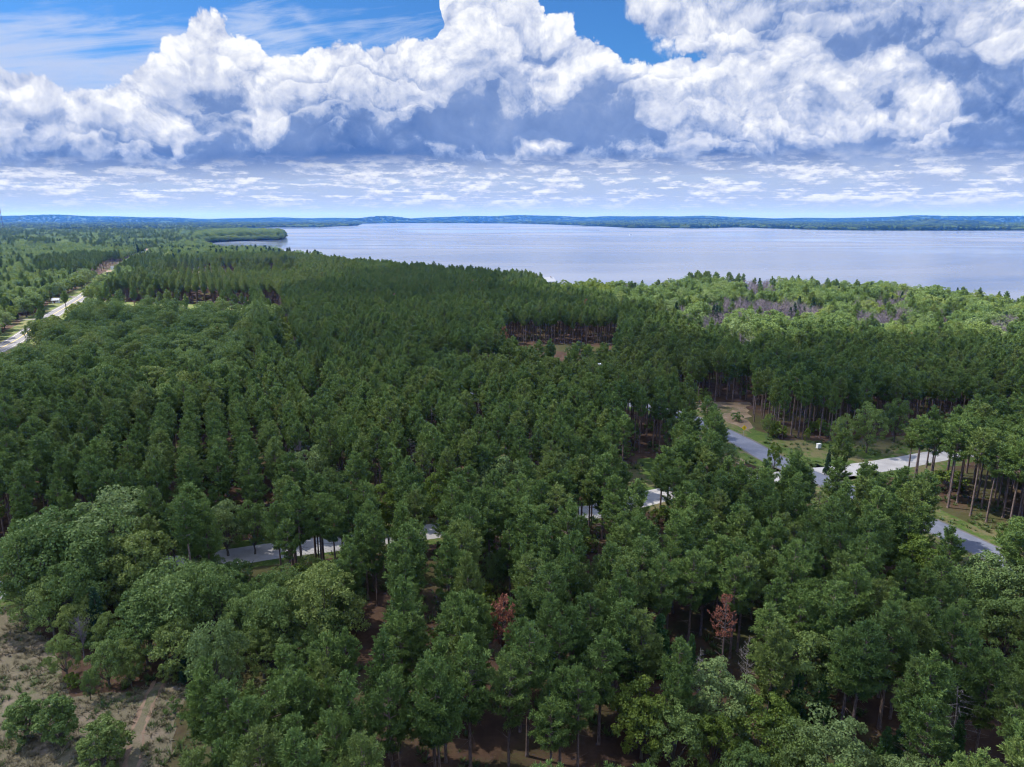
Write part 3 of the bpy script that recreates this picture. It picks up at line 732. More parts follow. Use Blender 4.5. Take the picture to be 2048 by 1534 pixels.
def make_bare(seed, h=11.0, w=5.0, m=None, n1=22, levels=2, conifer=False, r=1.0):
    """leafless tree: trunk, limbs, twigs"""
    rd = random.Random(seed); tr = MB(); br = MB(); r0 = .014 * h * r
    tr.tube([(0, 0, 0), (rd.uniform(-.15, .15), rd.uniform(-.15, .15), h * .5), (rd.uniform(-.3, .3), rd.uniform(-.3, .3), h)], [r0 * 1.2, r0 * .8, .03], 6)
    for i in range(n1):
        f = (i + rd.random()) / n1; z = h * (.25 + .72 * f); a = rd.random() * 6.283
        L = w / 2 * ((1 - f) ** .6 if conifer else math.sin(math.pi * min(1, .25 + f * .8)) ) * rd.uniform(.6, 1.2) + .3
        up = rd.uniform(-.1, .3) if conifer else rd.uniform(.5, 1.3)
        p0 = Vector((0, 0, z)); p1 = p0 + Vector((math.cos(a) * L * .55, math.sin(a) * L * .55, L * .5 * up)); p2 = p1 + Vector((math.cos(a + rd.uniform(-.5, .5)) * L * .5, math.sin(a + rd.uniform(-.5, .5)) * L * .5, L * .5 * up * rd.uniform(.6, 1.3)))
        br.tube([p0, p1, p2], [.045 * r + .012 * L, .03 * r, .012 * r], 3, cap=False)
        for j in range(levels * 4):
            s = rd.uniform(.35, 1.); q = p0.lerp(p1, s * 2) if s < .5 else p1.lerp(p2, s * 2 - 1)
            v = Vector((rd.gauss(0, 1), rd.gauss(0, 1), abs(rd.gauss(0, .8)))).normalized() * L * rd.uniform(.2, .5)
            br.tube([q, q + v], [.018 * r, .008 * r], 3, cap=False)
    mm = m or m_bark_dead
    return tr.mesh('trunk', mm), br.mesh('branches', mm)
def make_conifer(seed, h=7.0, w=3.4, m=None, size=.22, dens=1.0):
    """small cone shaped conifer branched to the ground"""
    rg = np.random.default_rng(seed); rd = random.Random(seed); tr = MB()
    tr.tube([(0, 0, 0), (0, 0, h * .5), (0, 0, h * .97)], [.02 * h, .012 * h, .01], 6)
    cen = []; ax = []
    for i in range(int(h * 5)):
        f = (i + rd.random()) / (h * 5); z = h * (.06 + .93 * f)
        for k in range(5):
            a = rd.random() * 6.283; L = w / 2 * (1 - f) ** .8 * rd.uniform(.6, 1.15) + .08
            for j in range(max(2, int(L * 6 * dens))):
                s = rd.random() ** .6; cen.append((math.cos(a) * L * s, math.sin(a) * L * s, z - L * s * .18 + rd.uniform(-.08, .08))); ax.append((math.cos(a), math.sin(a), .25))
    cen = np.array(cen); ax = unit(np.array(ax))
    v, a = tufts_needle(cen, ax, np.full(len(cen), 1.), rg, 6, size * 1.25, size * .28, .8)
    v[:, 2] = np.maximum(v[:, 2], 0.05)
    return tr.mesh('trunk', m_bark_pine), mesh_np('needles', v, quads(len(v) // 4), [m or m_larch], {'rnd': a})

# kinds: lists of (trunk mesh, crown mesh, height)
K = {}
K['pine'] = [(*make_pine(s, h, cr, rm, 1.0, ro, gap=gp + .06), h) for s, h, cr, rm, ro, gp in
             [(1, 15.5, .60, 2.6, .5, .05), (2, 16.5, .56, 2.5, .8, .1), (3, 14.5, .68, 2.7, .3, .0), (4, 17, .52, 2.4, 1.0, .12), (5, 15, .62, 2.4, .3, .05), (6, 16, .58, 2.9, .8, .15), (7, 13.5, .72, 2.5, .1, 0.)]]
K['plant'] = [(*make_pine(20 + s, h, cr, rm, .8, ro, n=13, ln=.36, wd=.046, lowdead=5, gap=gp), h) for s, h, cr, rm, ro, gp in
              [(1, 19, .48, 2.5, .3, .0), (2, 19.5, .42, 2.4, .5, .05), (3, 18, .52, 2.6, .2, .0), (4, 20, .4, 2.3, .6, .05)]]
K['olive'] = [(*make_pine(25 + s, h, cr, rm, .8, ro, m=m_olive, n=13, ln=.36, wd=.046, lowdead=5, gap=gp), h) for s, h, cr, rm, ro, gp in
              [(1, 18.5, .48, 2.5, .4, .05), (2, 19.5, .44, 2.5, .7, .1), (3, 17.5, .52, 2.7, .2, .05)]]
K['tall'] = [(*make_pine(30 + s, h, cr, rm, .85, ro, n=14, ln=.36, wd=.042, lowdead=8, gap=.1), h) for s, h, cr, rm, ro in
             [(1, 20, .42, 2.9, .7), (2, 21, .38, 2.7, 1.), (3, 19, .45, 3., .6)]]
K['oak'] = [(*make_broad(40 + s, h, w, m_oak), h) for s, h, w in [(1, 12, 9.5), (2, 13, 10), (3, 11, 8.5), (4, 12, 11)]]
K['pale'] = [(*make_broad(50 + s, h, w, m_oak_pale), h) for s, h, w in [(1, 12, 9), (2, 11.5, 10), (3, 13, 9)]]
K['lime'] = [(*make_broad(60 + s, h, w, m_oak_lime), h) for s, h, w in [(1, 11.5, 8.5), (2, 11, 9)]]
K['small'] = [(*make_broad(70 + s, h, w, m_oak, 30, 180, .14, .10, 1.0), h) for s, h, w in [(1, 5.0, 3.6), (2, 5.5, 3.3), (3, 4.6, 4.2)]]
K['bush'] = [(*make_broad(80 + s, h, w, mm, 12, 110, .14, .03), h) for s, h, w, mm in [(1, 3.2, 3.6, m_oak), (2, 2.6, 3.0, m_oak_lime), (3, 4.2, 3.8, m_oak)]]
K['rust'] = [(*make_pine(90, 13.5, .55, 2.2, .8, .3, m=m_rust, n=6, ln=.30, wd=.06, lowdead=14, gap=.25), 13.5), (*make_pine(91, 14.5, .42, 2.1, .5, .5, m=m_rust, n=5, ln=.28, wd=.055, lowdead=18, gap=.35), 14.5)]
K['snag'] = [(*make_bare(100 + s, h, w, m_bark_dead, 30, 3, True, .62), h) for s, h, w in [(1, 11, 4), (2, 9, 4.5), (3, 13, 3.5)]]
K['grey'] = [(*make_bare(110 + s, h, w, m_bark_grey, 34, 4, False, 1.5), h) for s, h, w in [(1, 12, 7), (2, 11, 6), (3, 13, 7.5)]]
K['larch'] = [(*make_conifer(120 + s, h, w, m_larch), h) for s, h, w in [(1, 7, 3.2), (2, 8, 3.4), (3, 5.5, 2.8)]]
K['spruce'] = [(*make_conifer(130 + s, h, w, m_spruce, .24), h) for s, h, w in [(1, 10, 4.2), (2, 12, 5)]]
m_dry = leaf_mat('dry_grass_blades', [(0.085, 0.078, 0.042), (0.175, 0.145, 0.09)], 0.2)
m_weed = leaf_mat('green_weeds', [(0.045, 0.085, 0.022), (0.09, 0.13, 0.035)], 0.2)
def make_tuft(seed, h, w, m, n=16):
    rg = np.random.default_rng(seed); a = rg.uniform(0, 6.28, n); r = rg.uniform(0, w * .35, n); l = rg.uniform(.3, 1, n) * w * .6
    b = np.stack([np.cos(a) * r, np.sin(a) * r, np.zeros(n)], -1); t_ = b + np.stack([np.cos(a) * l, np.sin(a) * l, rg.uniform(.5, 1, n) * h], -1)
    sd = np.stack([-np.sin(a), np.cos(a), np.zeros(n)], -1) * .022
    v = np.stack([b - sd, b + sd, t_ + sd * .4, t_ - sd * .4], 1).reshape(-1, 3)
    st = MB().tube([(0, 0, -.02), (0, 0, h * .3)], .01, 3)
    return st.mesh('stalk', m), mesh_np('blades', v, quads(n), [m], {'rnd': np.repeat(rg.random(n), 4)})
K['dry'] = [(*make_tuft(140 + s, h, w, m_dry), h) for s, h, w in [(1, .32, .34), (2, .2, .42)]]
K['weed'] = [(*make_tuft(150 + s, h, w, m_weed, 22), h) for s, h, w in [(1, .28, .4), (2, .42, .5)]]
print('TRIS', sum(sum(len(p.vertices) for p in ()) + len(a.polygons) * 2 + len(b.polygons) * 2 for L in K.values() for a, b, _ in L))
# ---------------------------------------------------------------- placing trees
def top_at(px, py, h):
    """ground point of a thing of height h whose top is seen at photo pixel (px, py)"""
    return G(px, py, h)
HEROES = []          # (kind, variant, x, y, height, width factor, label)
def hero(kind, var, px, py, h, wf, label, foot=False):
    x, y = G(px, py, 0.0 if foot else h)
    HEROES.append((kind, var, x, y, h, wf, label))
for q in [
    ('pale', 1, 210, 988, 17.1, 1.07, 'wide pale green broadleaf tree at the back of the big clump beside the gravel road'),
    ('oak', 0, 105, 1018, 17.1, 1.07, 'large light green tree with a domed crown over the left end of the gravel road'),
    ('oak', 3, 190, 1030, 15.9, 0.99, 'broad bushy green tree in the middle of the big clump by the gravel road'),
    ('oak', 1, 28, 1062, 15.2, 0.99, 'spreading green tree at the left edge above the pale road end'),
    ('oak', 2, 268, 1062, 14.0, 0.95, 'rounded green tree on the right end of the big clump by the gravel road'),
    ('oak', 2, 140, 1120, 12.1, 0.86, 'dark bushy tree under the big domed crowns, left of the grey dead conifer'),
    ('oak', 1, 90, 1160, 9.5, 1.00, 'dark low tree leaning over the dry grass clearing at its upper end'),
    ('oak', 3, 345, 1132, 13.4, 1.00, 'large rounded oak above the start of the sandy wheel track'),
    ('oak', 0, 425, 1128, 12.9, 0.85, 'light green oak just right of the large rounded oak by the wheel track'),
    ('oak', 2, 285, 1175, 10.6, 0.95, 'dark green oak between the grey dead conifer and the large rounded oak'),
    ('pale', 0, 425, 1243, 12.3, 0.72, 'pale dome-shaped tree standing in front of the oaks, above the track'),
    ('oak', 1, 640, 1138, 14.0, 0.95, 'tall light green oak at the right end of the oak clump beside the pines'),
    ('oak', 0, 545, 1172, 12.3, 0.80, 'green oak in the middle of the clump between track and pines'),
    ('oak', 3, 490, 1190, 10.1, 0.75, 'lower dark oak left of the middle of the oak clump'),
    ('oak', 2, 650, 1215, 9.5, 0.70, 'lower green oak at the foot of the tall light green one'),
    ('oak', 2, 205, 1280, 7.3, 0.80, 'dark leafy tree at the upper edge of the clearing beside the grey dead conifer'),
    ('oak', 0, 120, 1270, 6.7, 0.80, 'dark blue-green tree bulging over the left side of the clearing'),
    ('oak', 3, 255, 1315, 4.6, .7, 'low bushy tree at the clearing edge just left of the wheel track'),
    ('oak', 1, 172, 1345, 4.2, .6, 'small dark leafy tree just right of the bright green shrub'),
    ('pale', 2, 620, 888, 15, .85, 'tall rounded broadleaf tree at the front edge of the planted pines'),
    ('oak', 1, 665, 935, 11, .8, 'darker broadleaf tree leaning against the tall rounded one before the planted pines'),
    ('pale', 0, 445, 1003, 11, .9, 'pale rounded tree behind the gravel road above its left bend'),
    ('oak', 2, 500, 1000, 11, .7, 'bushy green tree right of the pale rounded tree behind the gravel road'),
    ('lime', 0, 772, 968, 13, .75, 'light green tree standing taller than the pines along the gravel road'),
    ('lime', 1, 872, 942, 12, .7, 'yellowish green tree before the planted pines, left of the pale row'),
    ('pale', 1, 1018, 912, 13, .85, 'pale leafy tree, tallest of the row right of centre before the planted pines'),
    ('pale', 2, 960, 930, 11.5, .7, 'pale leafy tree at the left end of the row before the planted pines'),
    ('pale', 0, 1128, 906, 12, .75, 'rounded pale tree at the right end of the row before the planted pines'),
    ('oak', 3, 1075, 925, 11, .7, 'darker rounded tree in the middle of the pale row'),
    ('oak', 0, 1265, 838, 8, .7, 'small dark leafy tree at the right end of the planted pines'),
    ('oak', 2, 1345, 832, 10, .6, 'slim leafy tree beside the bend of the asphalt road'),
    ('pale', 1, 1452, 886, 9, .75, 'light green leafy tree close beside the asphalt road'),
    ('lime', 1, 1552, 886, 8, .5, 'small light green tree hiding the asphalt road near the junction'),
    ('oak', 1, 1745, 806, 14, .75, 'dark broadleaf tree in front of the pines across the mown verge'),
    ('oak', 0, 1800, 796, 13, .7, 'bluish green broadleaf tree at the right corner of the mown verge'),
    ('oak', 3, 1690, 830, 11, .6, 'dark leafy tree left of the pair across the mown verge'),
    ('oak', 2, 1540, 828, 7, .7, 'bushy dark tree beside the yellow road sign'),
    ('lime', 0, 1616, 855, 4.5, .55, 'bright green young tree at the edge of the mown verge'),
    ('lime', 1, 1838, 1075, 11.5, .95, 'bright green round topped tree before the lower stretch of asphalt road'),
    ('pale', 0, 1985, 1110, 12, 1.0, 'pale green broadleaf tree below the visible end of the asphalt road'),
    ('pale', 1, 2050, 1125, 12, 1.0, 'pale broadleaf tree at the right edge below the asphalt road'),
    ('oak', 3, 1935, 1140, 11, .9, 'green broadleaf tree left of the pale ones below the asphalt road'),
    ('oak', 2, 2030, 1195, 11, .9, 'dark broadleaf tree at the right edge under the pale ones'),
    ('oak', 1, 1610, 1262, 12, 1.0, 'dark wide crowned oak above the feathery light green trees'),
    ('pale', 2, 1450, 1325, 12, .95, 'pale grey-green poplar with a full domed crown in the lower right'),
    ('lime', 0, 1290, 1370, 10, .95, 'yellow-green tree glowing against its darker neighbours at the lower edge'),
    ('oak', 0, 1352, 1408, 9.5, .85, 'dark green broadleaf tree between the yellow-green tree and the poplar'),
    ('lime', 1, 1535, 1395, 9.5, .9, 'yellowish broadleaf tree right below the pale poplar'),
    ('lime', 0, 1432, 1428, 8.5, .8, 'mottled yellow-green tree at the lower edge under the pale poplar'),
    ('pale', 1, 1680, 1440, 10.5, .95, 'light green tree at the lower edge below the feathery trees'),
    ('oak', 3, 1600, 1452, 8.5, .8, 'green broadleaf tree at the lower edge left of the light green one'),
    ('pale', 0, 1835, 1524, 9, 1.0, 'pale bluish treetop just showing at the lower edge'),
    ('oak', 2, 1500, 1500, 7.5, .9, 'green treetop cut by the lower edge below the mottled tree'),
    ('pale', 2, 1196, 1105, 9, .6, 'pale leafy tree showing between the pines right of centre'),
    ('oak', 3, 985, 1108, 8, .6, 'bluish green leafy tree half hidden between the pines at centre'),
    ('small', 0, 42, 1400, 5.5, 1.0, 'young tree nearest the left edge of the dry clearing, leftmost of three'),
    ('small', 1, 110, 1398, 6.6, 1.0, 'young upright tree standing in the dry clearing, middle one of three'),
    ('small', 2, 197, 1452, 5.2, 1.1, 'young round tree in the dry clearing, rightmost of three'),
    ('bush', 1, 142, 1346, 2.2, .8, 'bright green shrub at the upper edge of the dry clearing'),
    ('bush', 0, 333, 1330, 2.6, .9, 'dark bush on the right side of the wheel track'),
    ('bush', 2, 345, 1395, 2.4, .9, 'bush against the pines right of the wheel track'),
    ('rust', 0, 1003, 1190, 14, 1.0, 'rust-brown dead pine standing alone among the green pines at centre'),
    ('rust', 1, 1455, 1194, 14.5, .9, 'rust-topped dying pine with bare lower branches, right of centre'),
    ('snag', 0, 822, 874, 12, 1.0, 'bleached leafless dead tree at the front edge of the planted pines, left of centre'),
    ('snag', 2, 1062, 855, 12, .9, 'bleached leafless dead tree behind the pale leafy row'),
    ('snag', 1, 1500, 1272, 8, .8, 'grey leafless snag left of the dark wide crowned oak'),
    ('snag', 1, 1402, 1297, 9, .6, 'grey leafless snag below the rust-topped dying pine'),
    ('snag', 0, 1640, 985, 9, .6, 'white leafless tree among the pines below the road junction'),
    ('snag', 2, 863, 812, 14, .8, 'thin bleached dead tree inside the planted pines'),
    ('snag', 0, 1925, 1372, 10, 1.5, 'half dead pine with pale bare spreading limbs in the lower right'),
    ('snag', 2, 957, 796, 13, .5, 'brownish dead tree below the white camper'),
    ('grey', 0, 155, 1232, 7, .55, 'grey dead conifer in the dark gap above the clearing'),
    ('spruce', 0, 185, 1175, 9, .9, 'pointed green conifer just right above the grey dead conifer'),
    ('spruce', 1, 365, 1280, 6.5, .8, 'dark feathery conifer at the top of the wheel track'),
    ('larch', 0, 1600, 1345, 7.5, 1., 'feathery light green conifer, left one of the pair under the dark wide oak'),
    ('larch', 1, 1650, 1352, 7.5, .9, 'feathery light green conifer, right one of the pair under the dark wide oak'),
    ('larch', 2, 1552, 1378, 6, .9, 'small feathery conifer between the pale poplar and the dark wide oak'),
    ('larch', 0, 1322, 1228, 9.5, 1., 'tall feathery conifer left of the rust-topped dying pine'),
    ('larch', 1, 1385, 1270, 7.5, .8, 'slim feathery conifer beside the grey snag above the pale poplar'),
    ('larch', 0, 1815, 1432, 6, 1., 'bright feathery conifer at the lower edge right of the light green tree'),
    ('larch', 2, 1778, 1455, 4.6, 1., 'small bright feathery conifer beside a larger one near the lower edge'),
    ('larch', 1, 1925, 1428, 6.5, .8, 'thin feathery conifer below the half dead pine'),
    ('spruce', 0, 1660, 895, 7, .7, 'small pale conifer before the mown verge left of the gravel road'),
    ('snag', 0, 640, 738, 12, .6, 'dead tree sticking out of the planted rows left of centre')]:
    hero(*q)
KIND_INFO = {'oak': ('broadleaf_tree', 'broadleaf tree'), 'pale': ('broadleaf_tree', 'broadleaf tree'), 'lime': ('broadleaf_tree', 'broadleaf tree'),
             'small': ('young_tree', 'young tree'), 'bush': ('bush', 'bush'), 'rust': ('dying_pine', 'dead pine'), 'snag': ('dead_tree', 'dead tree'), 'grey': ('dead_tree', 'dead tree'),
             'larch': ('feathery_conifer', 'conifer'), 'spruce': ('small_conifer', 'conifer'), 'pine': ('pine_tree', 'pine'), 'olive': ('pine_tree', 'pine'), 'tall': ('pine_tree', 'pine'), 'plant': ('pine_tree', 'pine')}
CROWN_NAME = {}
def put_tree(kind, var, x, y, h, wf, rz, label, group=None, z=0.0):
    tm, cm, h0 = K[kind][var % len(K[kind])]
    nm, cat = KIND_INFO[kind]
    e = bpy.data.objects.new(nm, None); C.objects.link(e); e.empty_display_size = 0.5
    s = h / h0
    e.location = (x, y, z); e.rotation_euler = (0, 0, rz); e.scale = (s * wf, s * wf, s)
    e['label'] = label; e['category'] = cat
    if group: e['group'] = group
    for nm2, me in (('trunk', tm), (CROWN_NAME.get(kind, 'crown'), cm)):
        o = bpy.data.objects.new(nm2, me); o.parent = e; C.objects.link(o)
    return e
for kind, var, x, y, h, wf, lab in HEROES:
    if kind in ('oak', 'pale', 'lime', 'small'):
        wf = wf * (1.0 if kind == 'small' else 1.0)
    put_tree(kind, var, x, y, h, wf, rng.uniform(0, 6.28), lab)
hx = np.array([q[2] for q in HEROES]); hy = np.array([q[3] for q in HEROES])
hr = np.array([{'oak': .38, 'pale': .38, 'lime': .38, 'small': .7, 'bush': .5, 'rust': .22, 'snag': .17, 'grey': .3, 'larch': .2, 'spruce': .2}[q[0]] * q[4] * q[5] for q in HEROES])

def in_view(x, y, h, m=60):
    px, py, d = project(x, y, h)
    return (d > 1) & (px > -m) & (px < 2048 + m) & (py < 1534 + 40)
def sector(x, y, a=0.80): return (np.abs(np.arctan2(x, y)) < a)
def clear_of(x, y, roads=True, margin=1.0):
    ok = np.ones(x.shape, bool)
    for L in MEADOWS: ok &= ~inside(L, x, y)
    ok &= ~inside(WATER, x, y)
    if roads:
        ok &= dist_line(TARMAC, x, y) > 7.4 * margin
        ok &= dist_line(GRAVEL, x, y) > 5.4 * margin
        ok &= dist_line(HIGHWAY, x, y) > 9 * margin
    return ok
def away_from_heroes(x, y, k=1.0):
    ok = np.ones(x.shape, bool)
    for a, b, r in zip(hx, hy, hr): ok &= np.hypot(x - a, y - b) > r * k
    return ok
def grid_pts(x0, x1, y0, y1, sx, sy, jit, rot=0.0, jx=None):
    """jittered rows; rot is the bearing of the rows"""
    R = max(x1 - x0, y1 - y0); cx, cy_ = (x0 + x1) / 2, (y0 + y1) / 2
    u = np.arange(-R * .75, R * .75, sx); v = np.arange(-R * .75, R * .75, sy)
    u, v = np.meshgrid(u, v)
    u = u + rng.normal(0, jit if jx is None else jx, u.shape); v = v + rng.uniform(-.5, .5, v.shape) * sy * 0.7
    c, s = math.cos(rot), math.sin(rot)
    x = cx + u * c + v * s; y = cy_ - u * s + v * c
    x, y = x.ravel(), y.ravel(); k = (x > x0) & (x < x1) & (y > y0) & (y < y1)
    return x[k], y[k]
def blue(x0, x1, y0, y1, s):
    """loose irregular spacing about s"""
    x, y = grid_pts(x0, x1, y0, y1, s, s, s * .24, 0.35)
    return x + rng.normal(0, s * .12, x.shape), y + rng.normal(0, s * .12, x.shape)
def vnoise(x, y, s, seed=0):
    r = np.random.default_rng(seed); a = 0; amp = 1; tot = 0
    for o in range(3):
        th = r.uniform(0, 6.28, 5); ph = r.uniform(0, 6.28, 5); f = 2 ** o / s
        for t_, p_ in zip(th, ph): a = a + amp * np.sin((x * np.cos(t_) + y * np.sin(t_)) * f * 6.28 * (1 + .3 * np.sin(p_)) + p_)
        tot += amp * 2.2; amp *= .6
    return a / tot

# places where the photograph looks past the crowns to the ground: px, py of the ground, half sizes in photo pixels
WINDOWS = [(480, 1110, 12, 4), (350, 1127, 12, 4), (860, 1064, 8, 3), (1180, 1024, 8, 3), (215, 1395, 50, 30), (275, 1430, 40, 40), (285, 1500, 28, 30), (60, 1330, 60, 40), (30, 672, 24, 8), (112, 624, 16, 5), (152, 598, 14, 4), (1530, 905, 20, 11), (1488, 884, 12, 5), (1968, 1092, 30, 16), (1320, 990, 6, 3), (610, 1096, 8, 3), (1600, 884, 50, 10), (1760, 893, 50, 12), (1850, 922, 30, 6), (1940, 1010, 60, 24), (1285, 945, 16, 12), (1745, 1430, 40, 18),
           (735, 1205, 10, 10), (1440, 1250, 14, 10), (1950, 1460, 24, 10)]
def see_through_windows(x, y, h, r, cb=.42):
    ok = np.ones(x.shape, bool)
    for wx_, wy_, a_, b_ in WINDOWS:
        gx__, gy__ = G(wx_, wy_)
        px1, py1, d1 = project(x, y, h); px0, py0, d0 = project(x, y, h * cb)
        rp = r * FPX / d1
        hit = (np.abs(px1 - wx_) < a_ + rp * .8) & (py1 < wy_ + b_) & (py0 > wy_ - b_) & (y < gy__ + 8)
        ok &= ~hit
    return ok
POP = {k: [] for k in ('dry', 'weed', 'pine', 'plant', 'olive', 'tall', 'oak', 'pale', 'lime', 'grey', 'spruce', 'bush', 'rust')}
def pop(kind, x, y, h, wf=1.0, z=None):
    x = np.asarray(x, float); n = len(x)
    if n == 0: return
    h = np.broadcast_to(h, n); wf = np.broadcast_to(wf, n); z = np.zeros(n) if z is None else z
    POP[kind].append(np.stack([x, y, z, h, wf, rng.uniform(0, 6.283, n), rng.integers(0, len(K[kind]), n)], -1))

# 1. the planted block and the block across the asphalt road
x, y = grid_pts(-700, 760, 60, 1150, 5.5, 3.2, .22, HEAD)
k = sector(x, y) & inside(PLANT, x, y) & ~inside(BROAD_L, x, y) & ~inside(BROAD_R, x, y) & clear_of(x, y) & ~inside(CAMP, x, y) & ~inside(CAMP2, x, y) & ~inside(CAMP3, x, y) & ~inside(SHORE_L, x, y) & (dist_line(ROW_GAP, x, y) > 4.2) & away_from_heroes(x, y, .8) & (rng.random(x.shape) > .07)
for L in GAPS: k &= ~(inside(L, x, y) & (rng.random(x.shape) < .9))
x, y = x[k], y[k]
hh = rng.normal(17.6, .9, len(x)) - 1.2 * vnoise(x, y, 90, 3)
e1 = rng.random(len(x)) < .03
ol = np.zeros(len(x), bool)
for L in OLIVE: ol |= inside(L, x, y)
ol &= rng.random(len(x)) < .8; ol |= rng.random(len(x)) < .12
hh = hh * rng.choice([1, 1, 1, .93, .86, 1.06], len(x))
for nm_, q in (('plant', ~e1 & ~ol), ('olive', ~e1 & ol)): pop(nm_, x[q], y[q], hh[q], rng.uniform(.85, 1.18, q.sum()))
pop('rust', x[e1][::22], y[e1][::22], hh[e1][::22] * .95, .9)
pop('grey', x[e1][5::12], y[e1][5::12], hh[e1][5::12] * .85, .6)
x, y = grid_pts(60, 420, 90, 330, 5.0, 4.2, .5, HEAD)
k = inside(PLANT_R, x, y) & clear_of(x, y) & ~inside(PLANT, x, y) & away_from_heroes(x, y, .8)
pop('tall', x[k], y[k], rng.normal(18.5, .8, k.sum()), 1.05)
# pines along the edges that show their trunks
# 2. natural pines of the foreground
x, y = blue(-160, 330, 24, 240, 4.5)
front_ok = ~inside(PLANT, x, y) & ~inside(PLANT_R, x, y) & ~inside(BROAD_R, x, y) & sector(x, y, .95)
px_, py_, d_ = project(x, y, 0.0)
gaps = vnoise(x, y, 34, 8) > .75
k = front_ok & clear_of(x, y, margin=.72) & away_from_heroes(x, y, .62) & ~gaps & ~inside(CAMP, x, y) & (x > -150) & (y > 30)
k &= ~((px_ < 690) & (py_ > 1185)) | (px_ > 330) & (py_ > 1400)
k &= see_through_windows(x, y, 15.5, 2.4)
hh = rng.normal(15.2, 1.3, x.shape) - 1.0 * vnoise(x, y, 60, 4)
pop('pine', x[k], y[k], hh[k], rng.uniform(.85, 1.15, k.sum()))
# staggered pines along the near side of the gravel road
gl = np.array([q for q in GRAVEL if -110 < q[0] < 75]); dd = np.concatenate([[0], np.cumsum(np.hypot(*np.diff(gl, axis=0).T))])
tn = np.gradient(gl, axis=0); tn /= np.hypot(tn[:, :1], tn[:, 1:]); nn2 = np.stack([tn[:, 1], -tn[:, 0]], -1)
for offn, st in ((5.4, 4.3), (8.6, 4.6), (12, 4.8), (-6.0, 6.5)):
    s_ = np.arange(rng.uniform(0, 3), dd[-1], st) ; s_ = s_ + rng.normal(0, .8, len(s_))
    x = np.interp(s_, dd, gl[:, 0] + nn2[:, 0] * offn) + rng.normal(0, .5, len(s_)); y = np.interp(s_, dd, gl[:, 1] + nn2[:, 1] * offn) + rng.normal(0, .5, len(s_))
    k = away_from_heroes(x, y, .6) & ~inside(CLEARING, x, y) & (x > -95) & (dist_line(TARMAC, x, y) > 8) & ~inside(LAWN_C, x, y)
    pop('pine', x[k], y[k], rng.normal(15.5, 1.2, k.sum()), rng.uniform(.9, 1.15, k.sum()))
# undergrowth in gaps and under the edge of the plantation
x, y = blue(-250, 330, 60, 330, 6.5)
k = clear_of(x, y, margin=.9) & away_from_heroes(x, y, .6) & (vnoise(x, y, 25, 5) > .18) & sector(x, y, .85) & (dist_line(TARMAC, x, y) > 9)
k &= inside(PLANT, x, y) | (np.abs(dist_line(GRAVEL, x, y) - 22) < 16)
pop('bush', x[k], y[k], rng.uniform(1.8, 5.5, k.sum()), rng.uniform(.8, 1.3, k.sum()))
# tufts of dry grass and weeds on the clearing, the verges and the near forest floor
for kind, n_, thr, hh0 in (('dry', 16000, -.35, .34), ('weed', 9000, .15, .4)):
    x = rng.uniform(-95, -5, n_); y = rng.uniform(42, 125, n_)
    k = inside(CLEARING, x, y) & (dist_line(TRACK, x, y) > .9) & (vnoise(x, y, 14, 61 + len(kind)) > thr)
    pop(kind, x[k], y[k], rng.uniform(.5, 1.4, k.sum()) * hh0, rng.uniform(.8, 1.5, k.sum()))
x = rng.uniform(-60, 110, 14000); y = rng.uniform(48, 190, 14000)
k = ~inside(CLEARING, x, y) & (dist_line(GRAVEL, x, y) > 3.6) & (dist_line(TARMAC, x, y) > 4.2) & (vnoise(x, y, 16, 71) > .1) & sector(x, y)
pop('weed', x[k], y[k], rng.uniform(.3, .8, k.sum()), rng.uniform(1, 1.5, k.sum()))
# 3. broadleaf block on the left
x, y = blue(-420, 20, 150, 640, 9.6)
k = inside(BROAD_L, x, y) & clear_of(x, y) & (dist_line(ROW_GAP, x, y) > 5) & see_through_windows(x, y, 14, 5, .1) & ~inside(GAP5, x, y)
x, y = x[k], y[k]; r = rng.random(len(x)); nz = vnoise(x, y, 70, 6)
k1 = (r + nz * .35) > .82
pop('lime', x[k1], y[k1], rng.uniform(8.5, 11.5, k1.sum()), 1.0)
pop('oak', x[~k1], y[~k1], rng.uniform(11.5, 18.5, (~k1).sum()), rng.uniform(.78, .98, (~k1).sum()))
x, y = ROW_GAP[:, 0], ROW_GAP[:, 1]
s_ = np.linspace(0, len(x) - 1, 50); s_ = np.linspace(0, len(x) - 1, 130); gxx = np.interp(s_, np.arange(len(x)), x); gyy = np.interp(s_, np.arange(len(y)), y)
pop('lime', gxx[::3] + rng.normal(0, 1.6, 44), gyy[::3], rng.uniform(3, 7, 44), 1.2); pop('bush', gxx + rng.normal(0, 3.0, 130), gyy, rng.uniform(2, 4.5, 130), 1.8); pop('bush', gxx + rng.normal(0, 3.0, 130), gyy + 1, rng.uniform(2, 4.5, 130), 1.8)
for d0 in (-9.5, -13.0):
    nn = 60; s_ = np.linspace(0, len(x) - 1, nn); pop('plant', np.interp(s_, np.arange(len(x)), x) + d0 + rng.normal(0, .4, nn), np.interp(s_, np.arange(len(y)), y), rng.normal(18, .7, nn), 1.05)
